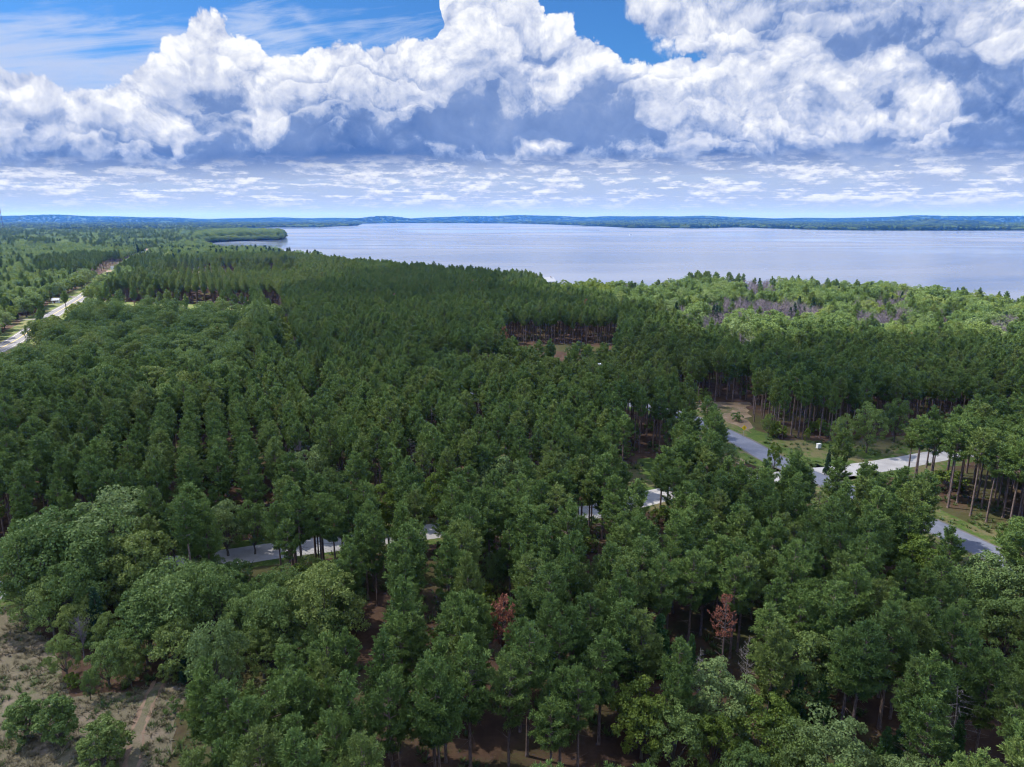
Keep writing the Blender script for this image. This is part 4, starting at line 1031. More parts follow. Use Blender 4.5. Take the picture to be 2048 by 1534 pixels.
# 4. mixed wood on the right towards the lake
x, y = blue(20, 900, 240, 760, 7.4)
k = inside(BROAD_R, x, y) & clear_of(x, y) & ~inside(CAMP, x, y) & sector(x, y) & ~inside(PLANT, x, y)
x, y = x[k], y[k]; r = rng.random(len(x)); nz = vnoise(x, y, 110, 9)
gz_ = np.zeros(len(x), bool)
for L in GREY_ZONES: gz_ |= inside(L, x, y)
g1 = gz_ & (r < .62)
rest = ~g1; tt = r + nz * .5; tt = np.where(inside(LIME_PATCH, x, y), .50, tt)
shore = inside(rx([(1370, 530), (1480, 535), (1500, 548), (1380, 556)], 16), x, y)
pop('grey', x[g1], y[g1], rng.uniform(11, 15, g1.sum()), rng.uniform(.9, 1.2, g1.sum()))
for kind, lo, hi, h0, h1 in (('oak', -9, .46, 11, 18), ('lime', .46, .54, 10, 15), ('pale', .54, .64, 11, 17), ('plant', .64, .92, 14, 18.5), ('spruce', .92, 1.12, 10, 17), ('grey', 1.12, 9, 11, 14)):
    q = rest & (tt > lo) & (tt <= hi) & ~shore
    pop(kind, x[q], y[q], rng.uniform(h0, h1, q.sum()), rng.uniform(.8, 1.1, q.sum()))
pop('plant', x[shore], y[shore], rng.uniform(17, 19, shore.sum()), 1.2)
q = rng.random(len(x)) < .006; pop('rust', x[q], y[q], 12, 1.)
# lake shore strip between the planted block and the water
# 5. left country beyond the highway, out to three kilometres
def wood(x0, x1, y0, y1, s, cond, hs=1.0, ws=1.0, seed=1, mixs=(.48, .68, .86, .985)):
    x, y = blue(x0, x1, y0, y1, s)
    k = sector(x, y, .76) & cond(x, y) & clear_of(x, y) & ~inside(PLANT, x, y) & ~inside(BROAD_L, x, y) & ~inside(BROAD_R, x, y) & ~inside(PLANT_R, x, y)
    x, y = x[k], y[k]; r = rng.random(len(x)) * .8 + .1 + vnoise(x, y, 260, seed) * .45
    z = hill(x, y)
    fp = inside(PINES_FAR_L, x, y); r = np.where(fp, .9, r)
    for kind, lo, hi, h0, h1 in (('oak', -9, mixs[0], 10, 15), ('lime', mixs[0], mixs[1], 9, 13), ('pale', mixs[1], mixs[2], 10, 14), ('plant', mixs[2], mixs[3], 14, 19), ('spruce', mixs[3], 9, 10, 16)):
        q = (r > lo) & (r <= hi)
        pop(kind, x[q], y[q], rng.uniform(h0, h1, q.sum()) * hs, rng.uniform(.85, 1.15, q.sum()) * ws, z[q])
x, y = blue(-240, 60, 60, 150, 4.6)          # dense lower trees that close the oak clump by the clearing
px_, py_, d_ = project(x, y, 0.0)
k = (px_ > 60) & (px_ < 720) & (py_ > 1175) & (py_ < 1400 - np.clip(px_ - 330, 0, 400) * .15) & clear_of(x, y) & away_from_heroes(x, y, .35) & (dist_line(TRACK, x, y) > 2.5)
pop('oak', x[k], y[k], rng.uniform(6, 10, k.sum()), rng.uniform(.8, 1.1, k.sum()))
x, y = blue(-1500, -600, 1700, 3400, 11)
k = inside(PENINSULA, x, y); pop('oak', x[k], y[k], rng.uniform(20, 28, k.sum()), 1.0)
x, y = blue(-900, -100, 900, 1700, 9)
k = inside(SHORE_L, x, y) & clear_of(x, y); x, y = x[k], y[k]; r = rng.random(len(x))
pop('oak', x[r < .55], y[r < .55], rng.uniform(14, 21, (r < .55).sum()), 1.0); pop('lime', x[(r >= .55) & (r < .72)], y[(r >= .55) & (r < .72)], 14, 1.1); q = r >= .72; pop('spruce', x[q], y[q], rng.uniform(15, 22, q.sum()), 1.3)
left_of_highway = lambda x, y: (y > 300) & (x < 0)
wood(-1500, 60, 300, 1600, 8.2, lambda x, y: (y > 300) & (np.hypot(x, y) < 1700) & ~inside(PLANT, x, y) & (x < -140), seed=21)
wood(-3000, 0, 1100, 3600, 13, lambda x, y: (np.hypot(x, y) >= 1700) & (np.hypot(x, y) < 3600), 1.25, 1.45, seed=22, mixs=(.45, .55, .72, .93))
wood(-8000, 7500, 2800, 9500, 40, lambda x, y: (np.hypot(x, y) >= 3600) & (np.hypot(x, y) < 9500), 1.35, 3.6, seed=23, mixs=(.12, .14, .16, .30))  # mostly dark spruce from here out, its low albedo replacing cloud shade
wood(-14000, 14000, 7000, 18000, 85, lambda x, y: (np.hypot(x, y) >= 9500) & (np.hypot(x, y) < 18000), 1.3, 7.5, seed=24, mixs=(.02, .03, .04, .05))

# ---------------------------------------------------------------- individuals and the uncountable rest
POP = {k: (np.concatenate(v) if v else np.zeros((0, 7))) for k, v in POP.items()}
RADF = {'pine': .17, 'plant': .15, 'olive': .15, 'tall': .15, 'oak': .40, 'pale': .40, 'lime': .38, 'grey': .25, 'spruce': .2, 'bush': .5, 'rust': .14}
CBASE = {'pine': .4, 'plant': .5, 'olive': .5, 'tall': .55, 'rust': .5}
for k_, a in POP.items():
    if k_ in ('dry', 'weed'): continue             # nothing stands in the sight lines to the roads, the gaps and the named trees
    if not len(a): continue
    x, y, h, r = a[:, 0], a[:, 1], a[:, 3], a[:, 3] * RADF[k_] * a[:, 4]
    ok = see_through_windows(x, y, h, r, CBASE.get(k_, .1))
    px1, py1, d1 = project(x, y, h); px0, py0, d0 = project(x, y, h * CBASE.get(k_, .1))
    for kind, var, X0, Y0, h0, wf0, lab in HEROES:
        if kind == 'bush': continue
        tpx, tpy, td = project(X0, Y0, h0); bx, by, _ = project(X0, Y0, h0 * .5)
        wpx = {'oak': .33, 'pale': .33, 'lime': .33, 'small': .5, 'bush': .3, 'rust': .12, 'snag': .1, 'grey': .2, 'larch': .18, 'spruce': .16}[kind] * h0 * wf0 * FPX / td
        near_ = (y < Y0 + 1) & (np.abs(px1 - tpx) < wpx * .34 + r * FPX / np.maximum(d1, 1) * .55) & (py1 < tpy + (by - tpy) * .6) & (py0 > tpy)
        ok &= ~near_
    POP[k_] = a[ok]
DIRS = ['behind', 'behind and right of', 'right of', 'in front and right of', 'in front of', 'in front and left of', 'left of', 'behind and left of']
ORD = ['nearest', 'second', 'third', 'fourth', 'fifth', 'sixth', 'seventh', 'eighth', 'ninth', 'tenth', 'eleventh', 'twelfth'] + ['%dth' % n for n in range(13, 60)]
MARKS = [(G(1003, 1190, 14), 'the rust-brown dead pine'), (G(1455, 1194, 14.5), 'the rust-topped dying pine'), (G(197, 1452, 4.6), 'the round young clearing tree'),
         (G(1610, 1262, 12), 'the dark wide oak'), (G(1290, 1370, 10), 'the glowing yellow-green tree'), (G(640, 1138, 12.5), 'the tall light green oak'),
         (G(1838, 1075, 11.5), 'the bright round tree'), (G(772, 968, 13), 'the tall green roadside tree'), (G(1640, 985, 9), 'the white leafless tree'),
         (G(1925, 1372, 10), 'the half dead pine'), (G(105, 1018, 13.5), 'the domed gravel road tree'), (G(1128, 906, 12), 'the last pale row tree'),
         (G(620, 888, 15), 'the tall rounded tree'), (G(1196, 1105, 9), 'the pale hidden tree'), (G(1450, 1325, 12), 'the pale grey-green poplar'),
         (G(1487, 872), 'the yellow road sign'), (G(1062, 855, 12), 'the bleached dead tree'), (G(1745, 806, 14), 'the dark verge tree'), (G(425, 1243, 11), 'the pale dome-shaped tree'),
         (G(400, 700, 14), 'the leafy block middle'), (G(150, 690, 14), 'the highway end trees'), (G(500, 640, 14), 'the leafy block corner')]
def label_by_place(rows, word, used):
    """unique labels: rank among the trees lying the same way from the nearest landmark"""
    mk = np.array([m[0] for m in MARKS]); bins = {}
    for i, (x, y) in enumerate(rows):
        d = np.hypot(mk[:, 0] - x, mk[:, 1] - y); j = int(np.argmin(d))
        a = math.atan2(x - mk[j, 0], y - mk[j, 1]); b = int(round(a / (math.pi / 4))) % 8
        bins.setdefault((j, b), []).append((d[j], i))
    lab = {}
    for (j, b), L in bins.items():
        for r, (_, i) in enumerate(sorted(L)):
            o = ORD[r] if r == 0 else ORD[r] + ' nearest'
            lab[i] = '%s, %s %s %s' % (word[i], o, DIRS[b], MARKS[j][1])
    return lab
def pick(kinds, n):
    """the n trees of these kinds that show largest"""
    rows = []
    for k_ in kinds:
        a = POP[k_]
        if not len(a): continue
        v = in_view(a[:, 0], a[:, 1], a[:, 3], 20) & (a[:, 0] ** 2 + a[:, 1] ** 2 > 20 ** 2)
        for i in np.nonzero(v)[0]: rows.append((math.hypot(a[i, 0], a[i, 1]) / a[i, 3], k_, i))
    rows.sort(); return rows[:n]
def individuals(kinds, n, words, group):
    rows = pick(kinds, n)
    if not rows: return
    xy = [(POP[k_][i, 0], POP[k_][i, 1]) for _, k_, i in rows]
    wd = [words(k_, POP[k_][i]) for _, k_, i in rows]
    lab = label_by_place(xy, wd, None)
    for j, (_, k_, i) in enumerate(rows):
        x, y, z, h, wf, rz, v = POP[k_][i]
        put_tree(k_, int(v), x, y, h, wf, rz, lab[j], group, z)
    for k_ in kinds:
        drop = [i for _, kk, i in rows if kk == k_]
        POP[k_] = np.delete(POP[k_], drop, axis=0)
def pine_word(k_, a):
    if k_ == 'olive': return 'olive green planted pine'
    if k_ == 'tall' : return 'tall bare-stemmed pine'
    if k_ == 'plant': return 'straight planted pine'
    w = {0: 'full', 1: 'open crowned', 2: 'conical', 3: 'flat topped', 4: 'slim', 5: 'wide', 6: 'low branched'}[int(a[6])]
    return w + ' green pine'
individuals(['pine', 'tall', 'plant', 'olive'], 298, pine_word, 'green pines of the near wood')
individuals(['oak', 'pale', 'lime'], 190, lambda k_, a: {'oak': 'dark broadleaf tree', 'pale': 'pale broadleaf tree', 'lime': 'yellow-green tree'}[k_], 'leafy trees between pines and highway')
individuals(['bush'], 40, lambda k_, a: 'leafy bush', 'bushes under the trees')

def join(a, b, name):
    """one mesh of trunk and crown for the uncounted masses"""
    va = np.zeros(len(a.vertices) * 3, np.float32); a.vertices.foreach_get('co', va); vb = np.zeros(len(b.vertices) * 3, np.float32); b.vertices.foreach_get('co', vb)
    fa = [tuple(p.vertices) for p in a.polygons]
    f3 = np.array([f for f in fa if len(f) == 3], int).reshape(-1, 3); f4 = np.array([f for f in fa if len(f) == 4], int).reshape(-1, 4)
    n = len(a.vertices)
    lb = np.zeros(len(b.loops), np.int32); b.loops.foreach_get('vertex_index', lb)
    lt = np.zeros(len(b.polygons), np.int32); b.polygons.foreach_get('loop_total', lt)
    if (lt == 4).all(): fb4 = lb.reshape(-1, 4) + n
    else:
        fb = [tuple(p.vertices) for p in b.polygons]; fb4 = np.array([f for f in fb if len(f) == 4], int).reshape(-1, 4) + n
    faces = [f for f in (f3, f4, fb4) if len(f)]
    mi = np.concatenate([np.zeros(len(f3) + len(f4), int), np.ones(len(fb4), int)])
    ra = np.zeros(n, np.float32); rb = np.full(len(b.vertices), .5, np.float32)
    if 'rnd' in b.attributes: b.attributes['rnd'].data.foreach_get('value', rb)
    return mesh_np(name, np.concatenate([va, vb]).reshape(-1, 3), faces, [a.materials[0], b.materials[0]], {'rnd': np.concatenate([ra, rb])}, mi)
def mass(name, kinds, **props):
    """one object of kind stuff that carries every remaining tree of these kinds"""
    rows = []; protos = []
    for k_ in kinds:
        a = POP[k_]
        off = len(protos)
        protos += [(join(t_, c_, k_), h_) for t_, c_, h_ in K[k_]]
        if len(a): b = a.copy(); b[:, 6] += off; rows.append(b)
    if not rows: return
    a = np.concatenate(rows); hp = np.array([p[1] for p in protos])[a[:, 6].astype(int)]; s = a[:, 3] / hp
    me = bpy.data.meshes.new(name); me.vertices.add(len(a)); me.vertices.foreach_set('co', a[:, :3].astype(np.float32).ravel())
    for nm, v in (('turn', np.stack([np.zeros(len(a)), np.zeros(len(a)), a[:, 5]], -1)), ('size', np.stack([s * a[:, 4], s * a[:, 4], s], -1))):
        at = me.attributes.new(nm, 'FLOAT_VECTOR', 'POINT'); at.data.foreach_set('vector', v.astype(np.float32).ravel())
    at = me.attributes.new('which', 'INT', 'POINT'); at.data.foreach_set('value', a[:, 6].astype(np.int32))
    o = obj(name, me, kind='stuff', **props)
    g = bpy.data.node_groups.new(name, 'GeometryNodeTree')
    g.interface.new_socket('Geometry', in_out='INPUT', socket_type='NodeSocketGeometry'); g.interface.new_socket('Geometry', in_out='OUTPUT', socket_type='NodeSocketGeometry')
    N_ = g.nodes; gi = N_.new('NodeGroupInput'); go_ = N_.new('NodeGroupOutput'); ip = N_.new('GeometryNodeInstanceOnPoints'); jn = N_.new('GeometryNodeJoinGeometry')
    for me_, _ in reversed(protos):
        po = bpy.data.objects.new('tree_shape', me_)
        oi = N_.new('GeometryNodeObjectInfo'); oi.inputs['Object'].default_value = po; oi.inputs['As Instance'].default_value = False
        g2 = N_.new('GeometryNodeGeometryToInstance'); g.links.new(oi.outputs['Geometry'], g2.inputs[0]); g.links.new(g2.outputs[0], jn.inputs[0])
    def na(nm, ty):
        n = N_.new('GeometryNodeInputNamedAttribute'); n.data_type = ty; n.inputs['Name'].default_value = nm; return [q for q in n.outputs if q.enabled][0]
    g.links.new(gi.outputs[0], ip.inputs['Points']); g.links.new(jn.outputs[0], ip.inputs['Instance']); ip.inputs['Pick Instance'].default_value = True
    g.links.new(na('which', 'INT'), ip.inputs['Instance Index']); g.links.new(na('turn', 'FLOAT_VECTOR'), ip.inputs['Rotation']); g.links.new(na('size', 'FLOAT_VECTOR'), ip.inputs['Scale'])
    g.links.new(ip.outputs[0], go_.inputs[0])
    md = o.modifiers.new('trees', 'NODES'); md.node_group = g
    print('MASS', name, len(a)); return o
mass('pine_forest', ['pine', 'plant', 'olive', 'tall', 'spruce', 'rust'], label='green pine forest stretching away in planted rows towards the lake', category='forest')
mass('broadleaf_woodland', ['oak', 'pale', 'lime'], label='rounded light and dark green broadleaf woodland filling the far country', category='woodland')
mass('dry_grass', ['dry'], label='tufts of pale dry grass on the clearing at the lower left', category='grass')
mass('weeds', ['weed'], label='low green weeds on the clearing and under the near pines', category='weeds')
mass('dead_grey_wood', ['grey'], label='grey leafless trees standing in patches before the lake shore', category='dead trees')
mass('undergrowth', ['bush'], label='low leafy bushes growing under the forest edge', category='undergrowth')
# ---------------------------------------------------------------- things people put there
def thing(name, label, cat, loc, rz=0.0, group=None, sc=1.0):
    e = bpy.data.objects.new(name, None); C.objects.link(e); e.location = loc; e.rotation_euler = (0, 0, rz); e.scale = (sc,) * 3
    e['label'] = label; e['category'] = cat
    if group: e['group'] = group
    return e
m_white = simple_mat('white_painted_metal', (0.78, 0.78, 0.77), 0.4, 0.06)
m_wall = simple_mat('pale_siding', (0.66, 0.66, 0.64), 0.7, 0.08)
m_tanwall = simple_mat('tan_siding', (0.50, 0.42, 0.33), 0.7, 0.1)
m_roofg = simple_mat('grey_shingles', (0.30, 0.31, 0.34), 0.85, 0.2)
m_roofb = simple_mat('brown_shingles', (0.20, 0.14, 0.11), 0.85, 0.2)
m_dark = simple_mat('dark_glass', (0.02, 0.03, 0.04), 0.12, 0.1, spec=0.6)
m_rub = simple_mat('black_rubber', (0.02, 0.02, 0.02), 0.85, 0.2)
m_yellow = simple_mat('yellow_sign_sheet', (0.80, 0.50, 0.02), 0.45, 0.05)
m_black = simple_mat('black_sign_print', (0.02, 0.02, 0.02), 0.6, 0.05)
m_post = simple_mat('galvanised_post', (0.42, 0.42, 0.42), 0.5, 0.15, metal=0.6)
m_blue = simple_mat('dark_blue_car_paint', (0.012, 0.025, 0.06), 0.25, 0.1, spec=0.6)
m_red = simple_mat('red_lamp_glass', (0.55, 0.05, 0.02), 0.3, 0.1)
m_stripe = simple_mat('grey_stripe', (0.25, 0.27, 0.32), 0.5, 0.1)
m_wood = simple_mat('brown_stained_boards', (0.22, 0.10, 0.06), 0.8, 0.25)
m_mast = simple_mat('grey_and_red_mast_steel', (0.10, 0.07, 0.08), 0.6, 0.2)

# yellow diamond sign: two arrows of a junction warning seen small
sx_, sy_ = G(1487, 872)
e = thing('road_sign', 'yellow diamond warning sign on a post beside the asphalt road', 'road sign', (sx_, sy_, 0), 0.05)
obj('post', MB().box(-.04, .04, -.03, .03, 0, 2.1).mesh('post', m_post), e)
s = 0.78
pl = obj('sign_panel', MB().add([(x, y, z) for y in (-.07, -.045) for x, z in ((0, 1.75), (s, 1.75 + s), (0, 1.75 + 2 * s), (-s, 1.75 + s))],
    [(0, 1, 2, 3), (7, 6, 5, 4), (0, 4, 5, 1), (1, 5, 6, 2), (2, 6, 7, 3), (3, 7, 4, 0)]).mesh('sign_panel', m_yellow), e)
ar = MB().box(-.05, .05, -.076, -.071, 2.15, 2.85); ar.box(-.25, .25, -.076, -.071, 2.45, 2.54)
obj('sign_symbol', ar.mesh('sign_symbol', m_black), pl)

def camper(px, py, rz, label, L=7.0, W=2.4, Hh=2.9):
    x, y = G(px, py); e = thing('camper', label, 'camper', (x, y, 0.02), rz, 'campers parked among the pines')
    b = MB(); z0, z1 = .55, Hh; l, w = L / 2, W / 2
    pr = [(-l, z0), (l - .5, z0), (l, z0 + .8), (l, z1 - .5), (l - .45, z1), (-l + .15, z1), (-l, z1 - .2)]
    n = len(pr); b.add([(p[0], s_ * w, p[1]) for s_ in (-1, 1) for p in pr], [tuple(range(n))[::1], tuple(range(2 * n - 1, n - 1, -1))] + [(i, i + n, (i + 1) % n + n, (i + 1) % n) for i in range(n)])
    body = obj('body', b.mesh('body', m_white), e)
    for s_ in (-1, 1):
        for x0, x1 in ((-l + .8, -l + 1.8), (-.2, .9), (l - 1.9, l - 1.2)):
            obj('window', MB().box(x0, x1, s_ * w - .012, s_ * w + .012, 1.5, 2.1).mesh('window', m_dark), e)
        obj('stripe', MB().box(-l + .1, l - .6, s_ * w - .008, s_ * w + .008, 1.05, 1.2).mesh('stripe', m_stripe), e)
        for wx_ in (-.6, .3):
            wm = MB(); wm.tube([(wx_, s_ * (w - .05) - .1 * s_, .33), (wx_, s_ * (w - .05) + .06 * s_, .33)], .33, 12); obj('wheel', wm.mesh('wheel', m_rub), e)
    obj('roof_vent', MB().box(-.4, .4, -.35, .35, z1, z1 + .18).mesh('roof_vent', m_wall), e)
    hitch = MB().tube([(l - .1, 0, .5), (l + 1.1, 0, .45)], .06, 6); hitch.box(l + .5, l + .58, -.04, .04, .015, .42); obj('hitch', hitch.mesh('hitch', m_post), e)
    return e
camper(969, 797, 0.9, 'white camper showing between pines left of centre')
camper(1192, 742, 0.3, 'white camper glimpsed through the pines right of centre')
camper(1187, 757, 1.2, 'smaller white camper just in front of another behind the pines', 5.2)
camper(1490, 688, 0.2, 'far white camper beside the bright round tree before the grey dead trees', 5.5)

def pickup(px, py, rz, label):
    x, y = G(px, py); e = thing('pickup_truck', label, 'pickup truck', (x, y, 0.016), rz)
    b = MB(); pr = [(-2.7, .45), (2.6, .45), (2.7, .95), (1.5, 1.1), (.8, 1.75), (-.7, 1.78), (-.9, 1.1), (-2.7, 1.1)]; n = len(pr); w = .95
    b.add([(p[0], s_ * w, p[1]) for s_ in (-1, 1) for p in pr], [tuple(range(n)), tuple(range(2 * n - 1, n - 1, -1))] + [(i, i + n, (i + 1) % n + n, (i + 1) % n) for i in range(n)])
    obj('body', b.mesh('body', m_blue), e)
    for s_ in (-1, 1):
        obj('side_window', MB().box(-.6, .75, s_ * w - .012, s_ * w + .012, 1.2, 1.62).mesh('side_window', m_dark), e)
        obj('tail_light', MB().box(-2.73, -2.70, s_ * .75 - .12, s_ * .75 + .12, .7, 1.0).mesh('tail_light', m_red), e)
        for wx_ in (-1.7, 1.75):
            wm = MB(); wm.tube([(wx_, s_ * .72, .37), (wx_, s_ * .99, .37)], .37, 14); obj('wheel', wm.mesh('wheel', m_rub), e)
    return e
pickup(1022, 1044, 0.12, 'dark blue pickup truck half hidden by pines on the gravel road')

def house(px, py, rz, label, L=11, W=8, hw=3.2, hr_=2.6, wall=None, roof=None, z=0.0, name='house', cat='house', loc=None, group=None, chimney=True):
    x, y = loc or G(px, py, z); e = thing(name, label, cat, (x, y, 0.0), rz, group)
    l, w = L / 2, W / 2; wall = wall or m_wall; roof = roof or m_roofg
    b = MB().add([(-l, -w, 0), (l, -w, 0), (l, w, 0), (-l, w, 0), (-l, -w, hw), (l, -w, hw), (l, w, hw), (-l, w, hw), (-l, 0, hw + hr_), (l, 0, hw + hr_)],
                 [(3, 2, 1, 0), (0, 1, 5, 4), (2, 3, 7, 6), (0, 4, 8, 7, 3), (1, 2, 6, 9, 5), (4, 5, 9, 8), (6, 7, 8, 9)])
    obj('wall', b.mesh('wall', wall), e)
    r = MB(); o_ = .5; k_ = hr_ / w
    for s_ in (-1, 1):
        r.add([(-l - o_, s_ * (w + o_), hw - o_ * k_ + .06), (l + o_, s_ * (w + o_), hw - o_ * k_ + .06), (l + o_, 0, hw + hr_ + .06), (-l - o_, 0, hw + hr_ + .06),
               (-l - o_, s_ * (w + o_), hw - o_ * k_ + .24), (l + o_, s_ * (w + o_), hw - o_ * k_ + .24), (l + o_, 0, hw + hr_ + .24), (-l - o_, 0, hw + hr_ + .24)],
              [(0, 1, 2, 3), (7, 6, 5, 4), (0, 4, 5, 1), (1, 5, 6, 2), (3, 2, 6, 7), (0, 3, 7, 4)])
    rf = obj('roof', r.mesh('roof', roof), e)
    if chimney: obj('chimney', MB().box(l * .4, l * .4 + .8, -.4, .4, hw + hr_ * .5, hw + hr_ + .9).mesh('chimney', m_roofb), rf)
    for s_ in (-1, 1):
        for wx_ in (-l * .6, l * .1, l * .6):
            f = obj('window', MB().box(wx_ - .6, wx_ + .6, s_ * w - .04, s_ * w + .04, 1.1, 2.4).mesh('window', m_white), e)
            obj('pane', MB().box(wx_ - .48, wx_ + .48, s_ * w - .05, s_ * w + .05, 1.2, 2.3).mesh('pane', m_dark), f)
    d = obj('door', MB().box(-l * .28 - .5, -l * .28 + .5, -w - .05, -w + .02, .02, 2.1).mesh('door', m_wood), e)
    return e
hx_, hy_ = G(1097, 560, 6)
house(0, 0, .5, 'grey lakeside house with a pale roof among trees at the shore', 10, 8, 5.0, 3.4, wall=m_stripe, loc=(hx_, hy_))
house(0, 0, 1.2, 'pale lakeside house half hidden in trees on the right shore', 12, 9, 4, 3, loc=G(1335, 563, 5))
for q in [(302, 505, .6, 'tan house beside the highway where the woods open', m_tanwall, m_roofb), (326, 494, .2, 'pale building behind the tan one in the hamlet by the highway', m_wall, m_roofg),
          (340, 490, .9, 'rightmost pale building of the hamlet by the highway', m_tanwall, m_roofg), (311, 489, .1, 'rearmost small white building of the hamlet by the highway', m_wall, m_roofg)]:
    house(q[0], q[1], q[2], q[3], 15, 9, 4, 3, q[4], q[5], group='buildings of the highway hamlet')
house(112, 606, .4, 'small grey shed on the lawn by the highway beside a light tree', 4.5, 3.2, 2.3, 1.2, m_wall, m_roofg, name='shed', cat='shed', chimney=False)
house(222, 548, .3, 'low brown park building beside the highway curve', 7, 5, 2.4, 1.4, m_tanwall, m_roofb, name='park_building', cat='building', chimney=False)
x, y = G(226, 541)
e = thing('highway_sign', 'white square sign standing in the meadow by the highway curve', 'sign', (x, y, 0), .3)
obj('sign_panel', MB().box(-2.2, 2.2, -.1, .1, 1.2, 5.2).mesh('sign_panel', m_white), e)
for s_ in (-1.6, 1.6): obj('post', MB().box(s_ - .12, s_ + .12, -.22, -.105, 0, 5.0).mesh('post', m_post), e)
x, y = G(1637, 896)
e = thing('utility_box', 'white utility box at the edge of the mown verge under the trees', 'utility box', (x, y, 0), .2)
obj('housing', MB().box(-.5, .5, -.4, .4, .12, 1.2).mesh('housing', m_wall), e)
obj('plinth', MB().box(-.6, .6, -.5, .5, 0, .118).mesh('plinth', m_roofg), e); obj('lid', MB().box(-.55, .55, -.45, .45, 1.203, 1.28).mesh('lid', m_wall), e)
house(0, 0, .1, 'pale resort building on the far shore of the lake', 46, 16, 7, 4, m_wall, m_roofg, loc=G(1432, 453.8, 0), chimney=False, group='far shore buildings')
house(0, 0, .3, 'long white building on the far shore right of the resort building', 60, 16, 6, 4, m_wall, m_wall, loc=G(1487, 453.6, 0), chimney=False, group='far shore buildings')

# radio mast with guy wires
x, y = G(7, 460)
e = thing('radio_mast', 'tall thin lattice radio mast with guy wires on the horizon', 'radio mast', (x, y, 0))
MH = 62 + 44 / FPX * math.hypot(x, y) * 1.0 + 2; MH = min(MH, 185)
lat = MB(); w = 1.3
for a in range(3):
    c_, s_ = math.cos(a * 2.094) * w, math.sin(a * 2.094) * w
    lat.tube([(c_, s_, 0), (c_, s_, MH)], .6, 4)
    c2, s2 = math.cos((a + 1) * 2.094) * w, math.sin((a + 1) * 2.094) * w
    for k in range(int(MH / 4)): lat.tube([(c_, s_, k * 4), (c2, s2, k * 4 + 4)], .2, 3)
obj('lattice', lat.mesh('lattice', m_mast), e)
for k in (.55, .62, .8): obj('antenna', MB().tube([(0, -2.2, MH * k - 2), (0, -2.2, MH * k + 3)], .9, 8).mesh('antenna', m_wall), e)
for a in range(3):
    for f in (.45, .75, .98): obj('guy_wire', MB().tube([(0, 0, MH * f), (math.cos(a * 2.094 + 1) * MH * .6, math.sin(a * 2.094 + 1) * MH * .6, 0)], .07, 3).mesh('guy_wire', m_mast), e)

# boats and piers
def boat(px, py, rz, label):
    x, y = G(px, py, 0.2); e = thing('boat', label, 'boat', (x, y, 0.15), rz, 'boats on the lake', 1.6)
    b = MB(); st = [(-4, 1.3, .1), (-1, 1.5, .0), (2, 1.2, .0), (3.6, .5, .2), (4.4, .05, .5)]
    v = []
    for x_, w_, k_ in st: v += [(x_, -w_, 1.1 + k_ * .5), (x_, -w_ * .6, -.2), (x_, w_ * .6, -.2), (x_, w_, 1.1 + k_ * .5)]
    f = [(4 * i + j, 4 * i + j + 1, 4 * i + j + 5, 4 * i + j + 4) for i in range(4) for j in range(3)] + [(4 * i + 3, 4 * i, 4 * i + 4, 4 * i + 7) for i in range(4)] + [(0, 3, 2, 1), (16, 17, 18, 19)]
    obj('hull', b.add(v, f).mesh('hull', m_white), e)
    obj('cabin', MB().box(-.8, 1.2, -.8, .8, 1.12, 2.3).mesh('cabin', m_dark), e)
    return e
boat(795, 459, .4, 'small boat alone on the open lake, left of centre')
boat(1262, 470.5, 2.6, 'small boat alone on the open lake, right of centre')
for i, (px, w_, lab) in enumerate([(452, 24, 'leftmost white pier in the bay below the point'), (476, 30, 'middle white pier in the bay below the point'), (510, 22, 'rightmost white pier in the bay below the point')]):
    x, y = G(px, 481.5 - i * .4); e = thing('pier', lab, 'pier', (x, y - 10, 0), .3 + i * .2, 'piers in the bay')
    obj('deck', MB().box(-w_ / 2, w_ / 2, -1.5, 1.5, 1.0, 1.3).mesh('deck', m_white), e)
    for k in np.linspace(-w_ / 2 + 1, w_ / 2 - 1, 5): obj('pile', MB().tube([(k, 0, -.4), (k, 0, .995)], .2, 6).mesh('pile', m_wood), e)

# ---------------------------------------------------------------- clouds overhead that shade the land
m_cloud, t = mat('thin_cloud'); 
p = position(t); nn_ = noise(t, p, 0.0075, 5, 0.55)
tp = t.nodes.new('ShaderNodeBsdfTransparent'); tl = t.nodes.new('ShaderNodeBsdfTranslucent'); tl.inputs[0].default_value = (.92, .93, .95, 1)
df = t.nodes.new('ShaderNodeBsdfDiffuse'); df.inputs[0].default_value = (.9, .91, .93, 1)
m1 = t.nodes.new('ShaderNodeMixShader'); m1.inputs[0].default_value = .6; t.links.new(df.outputs[0], m1.inputs[1]); t.links.new(tl.outputs[0], m1.inputs[2])
m2 = t.nodes.new('ShaderNodeMixShader'); t.links.new((nn_ * 1.5 - .36).clamp().v, m2.inputs[0]); t.links.new(tp.outputs[0], m2.inputs[1]); t.links.new(m1.outputs[0], m2.inputs[2]); out(t, m2.outputs[0])
ALT = 900.0
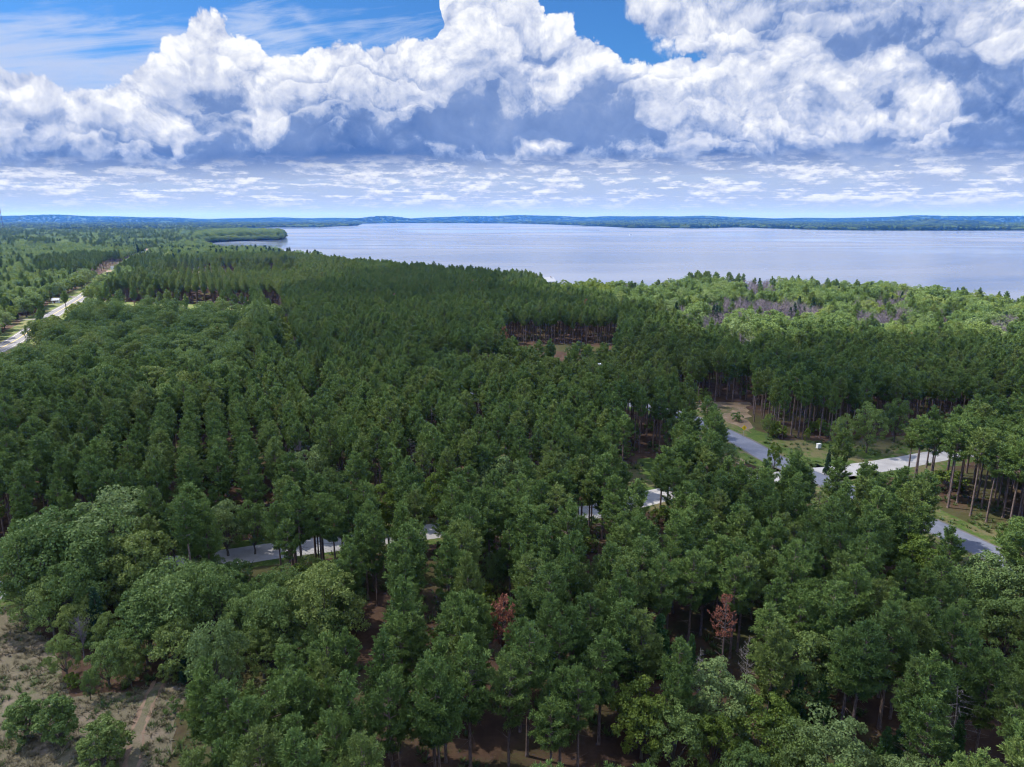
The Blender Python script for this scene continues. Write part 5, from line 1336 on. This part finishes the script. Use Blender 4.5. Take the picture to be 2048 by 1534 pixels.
def cloud(poly, label, seed, step=22.0):
    off = ALT / math.tan(SUN_EL); ox, oy = off * math.sin(SUN_AZ), off * math.cos(SUN_AZ)
    P_ = np.array(poly) + [ox, oy]; x0, y0 = P_.min(0) - 60; x1, y1 = P_.max(0) + 60
    gx, gy = np.meshgrid(np.arange(x0, x1, step), np.arange(y0, y1, step))
    ins = inside(P_, gx, gy); dl = dist_line(np.vstack([P_, P_[:1]]), gx, gy); sd = np.where(ins, dl, -dl) + 16 * vnoise(gx, gy, 160, seed) + 7 * vnoise(gx, gy, 55, seed + 1) - 30
    k = sd > 0; t_ = np.clip(sd, 0, 220)
    up = ALT + np.sqrt(t_) * 9 * (1 + .5 * vnoise(gx, gy, 120, seed + 2)) + 10 * np.abs(vnoise(gx, gy, 45, seed + 3)) * np.sqrt(t_) * .6
    dn = ALT - np.sqrt(t_) * 1.2 + 3 * vnoise(gx, gy, 90, seed + 4)
    up = np.where(k, np.maximum(up, dn + 1), ALT); dn = np.where(k, dn, ALT - .5)
    ny, nx = gx.shape; idx = np.arange(nx * ny).reshape(ny, nx)
    cell = (k[:-1, :-1] | k[1:, :-1] | k[:-1, 1:] | k[1:, 1:])
    q = np.stack([idx[:-1, :-1], idx[:-1, 1:], idx[1:, 1:], idx[1:, :-1]], -1)[cell]
    v = np.concatenate([np.stack([gx, gy, up], -1).reshape(-1, 3), np.stack([gx, gy, dn], -1).reshape(-1, 3)])
    obj('cloud', mesh_np('cloud', v, [q, q[:, ::-1] + nx * ny], [m_cloud], smooth=True), kind='structure', label=label)
cloud(rx([(-500, 655), (0, 650), (180, 612), (480, 603), (600, 585), (700, 556), (860, 534), (1040, 548), (1120, 596), (1300, 628), (1450, 676), (1700, 690), (2400, 700), (4200, 1100)], 10) + [(500, -200), (-500, -200)], 'broad thin cloud overhead shading the near forest', 31)

# ---------------------------------------------------------------- air
m_haze, t = mat('haze')
pv = t.nodes.new('ShaderNodeVolumePrincipled'); pv.inputs['Color'].default_value = (0.06, 0.23, 0.74, 1); pv.inputs['Density'].default_value = 4.4e-5
pv.inputs['Anisotropy'].default_value = 0.1; pv.inputs['Absorption Color'].default_value = (1, 1, 1, 1)
o = t.nodes.new('ShaderNodeOutputMaterial'); t.links.new(pv.outputs[0], o.inputs['Volume'])
obj('haze', MB().box(-21500, 21500, -21500, 21500, -1, 215).mesh('haze', m_haze), kind='stuff', label='pale blue air', category='haze')
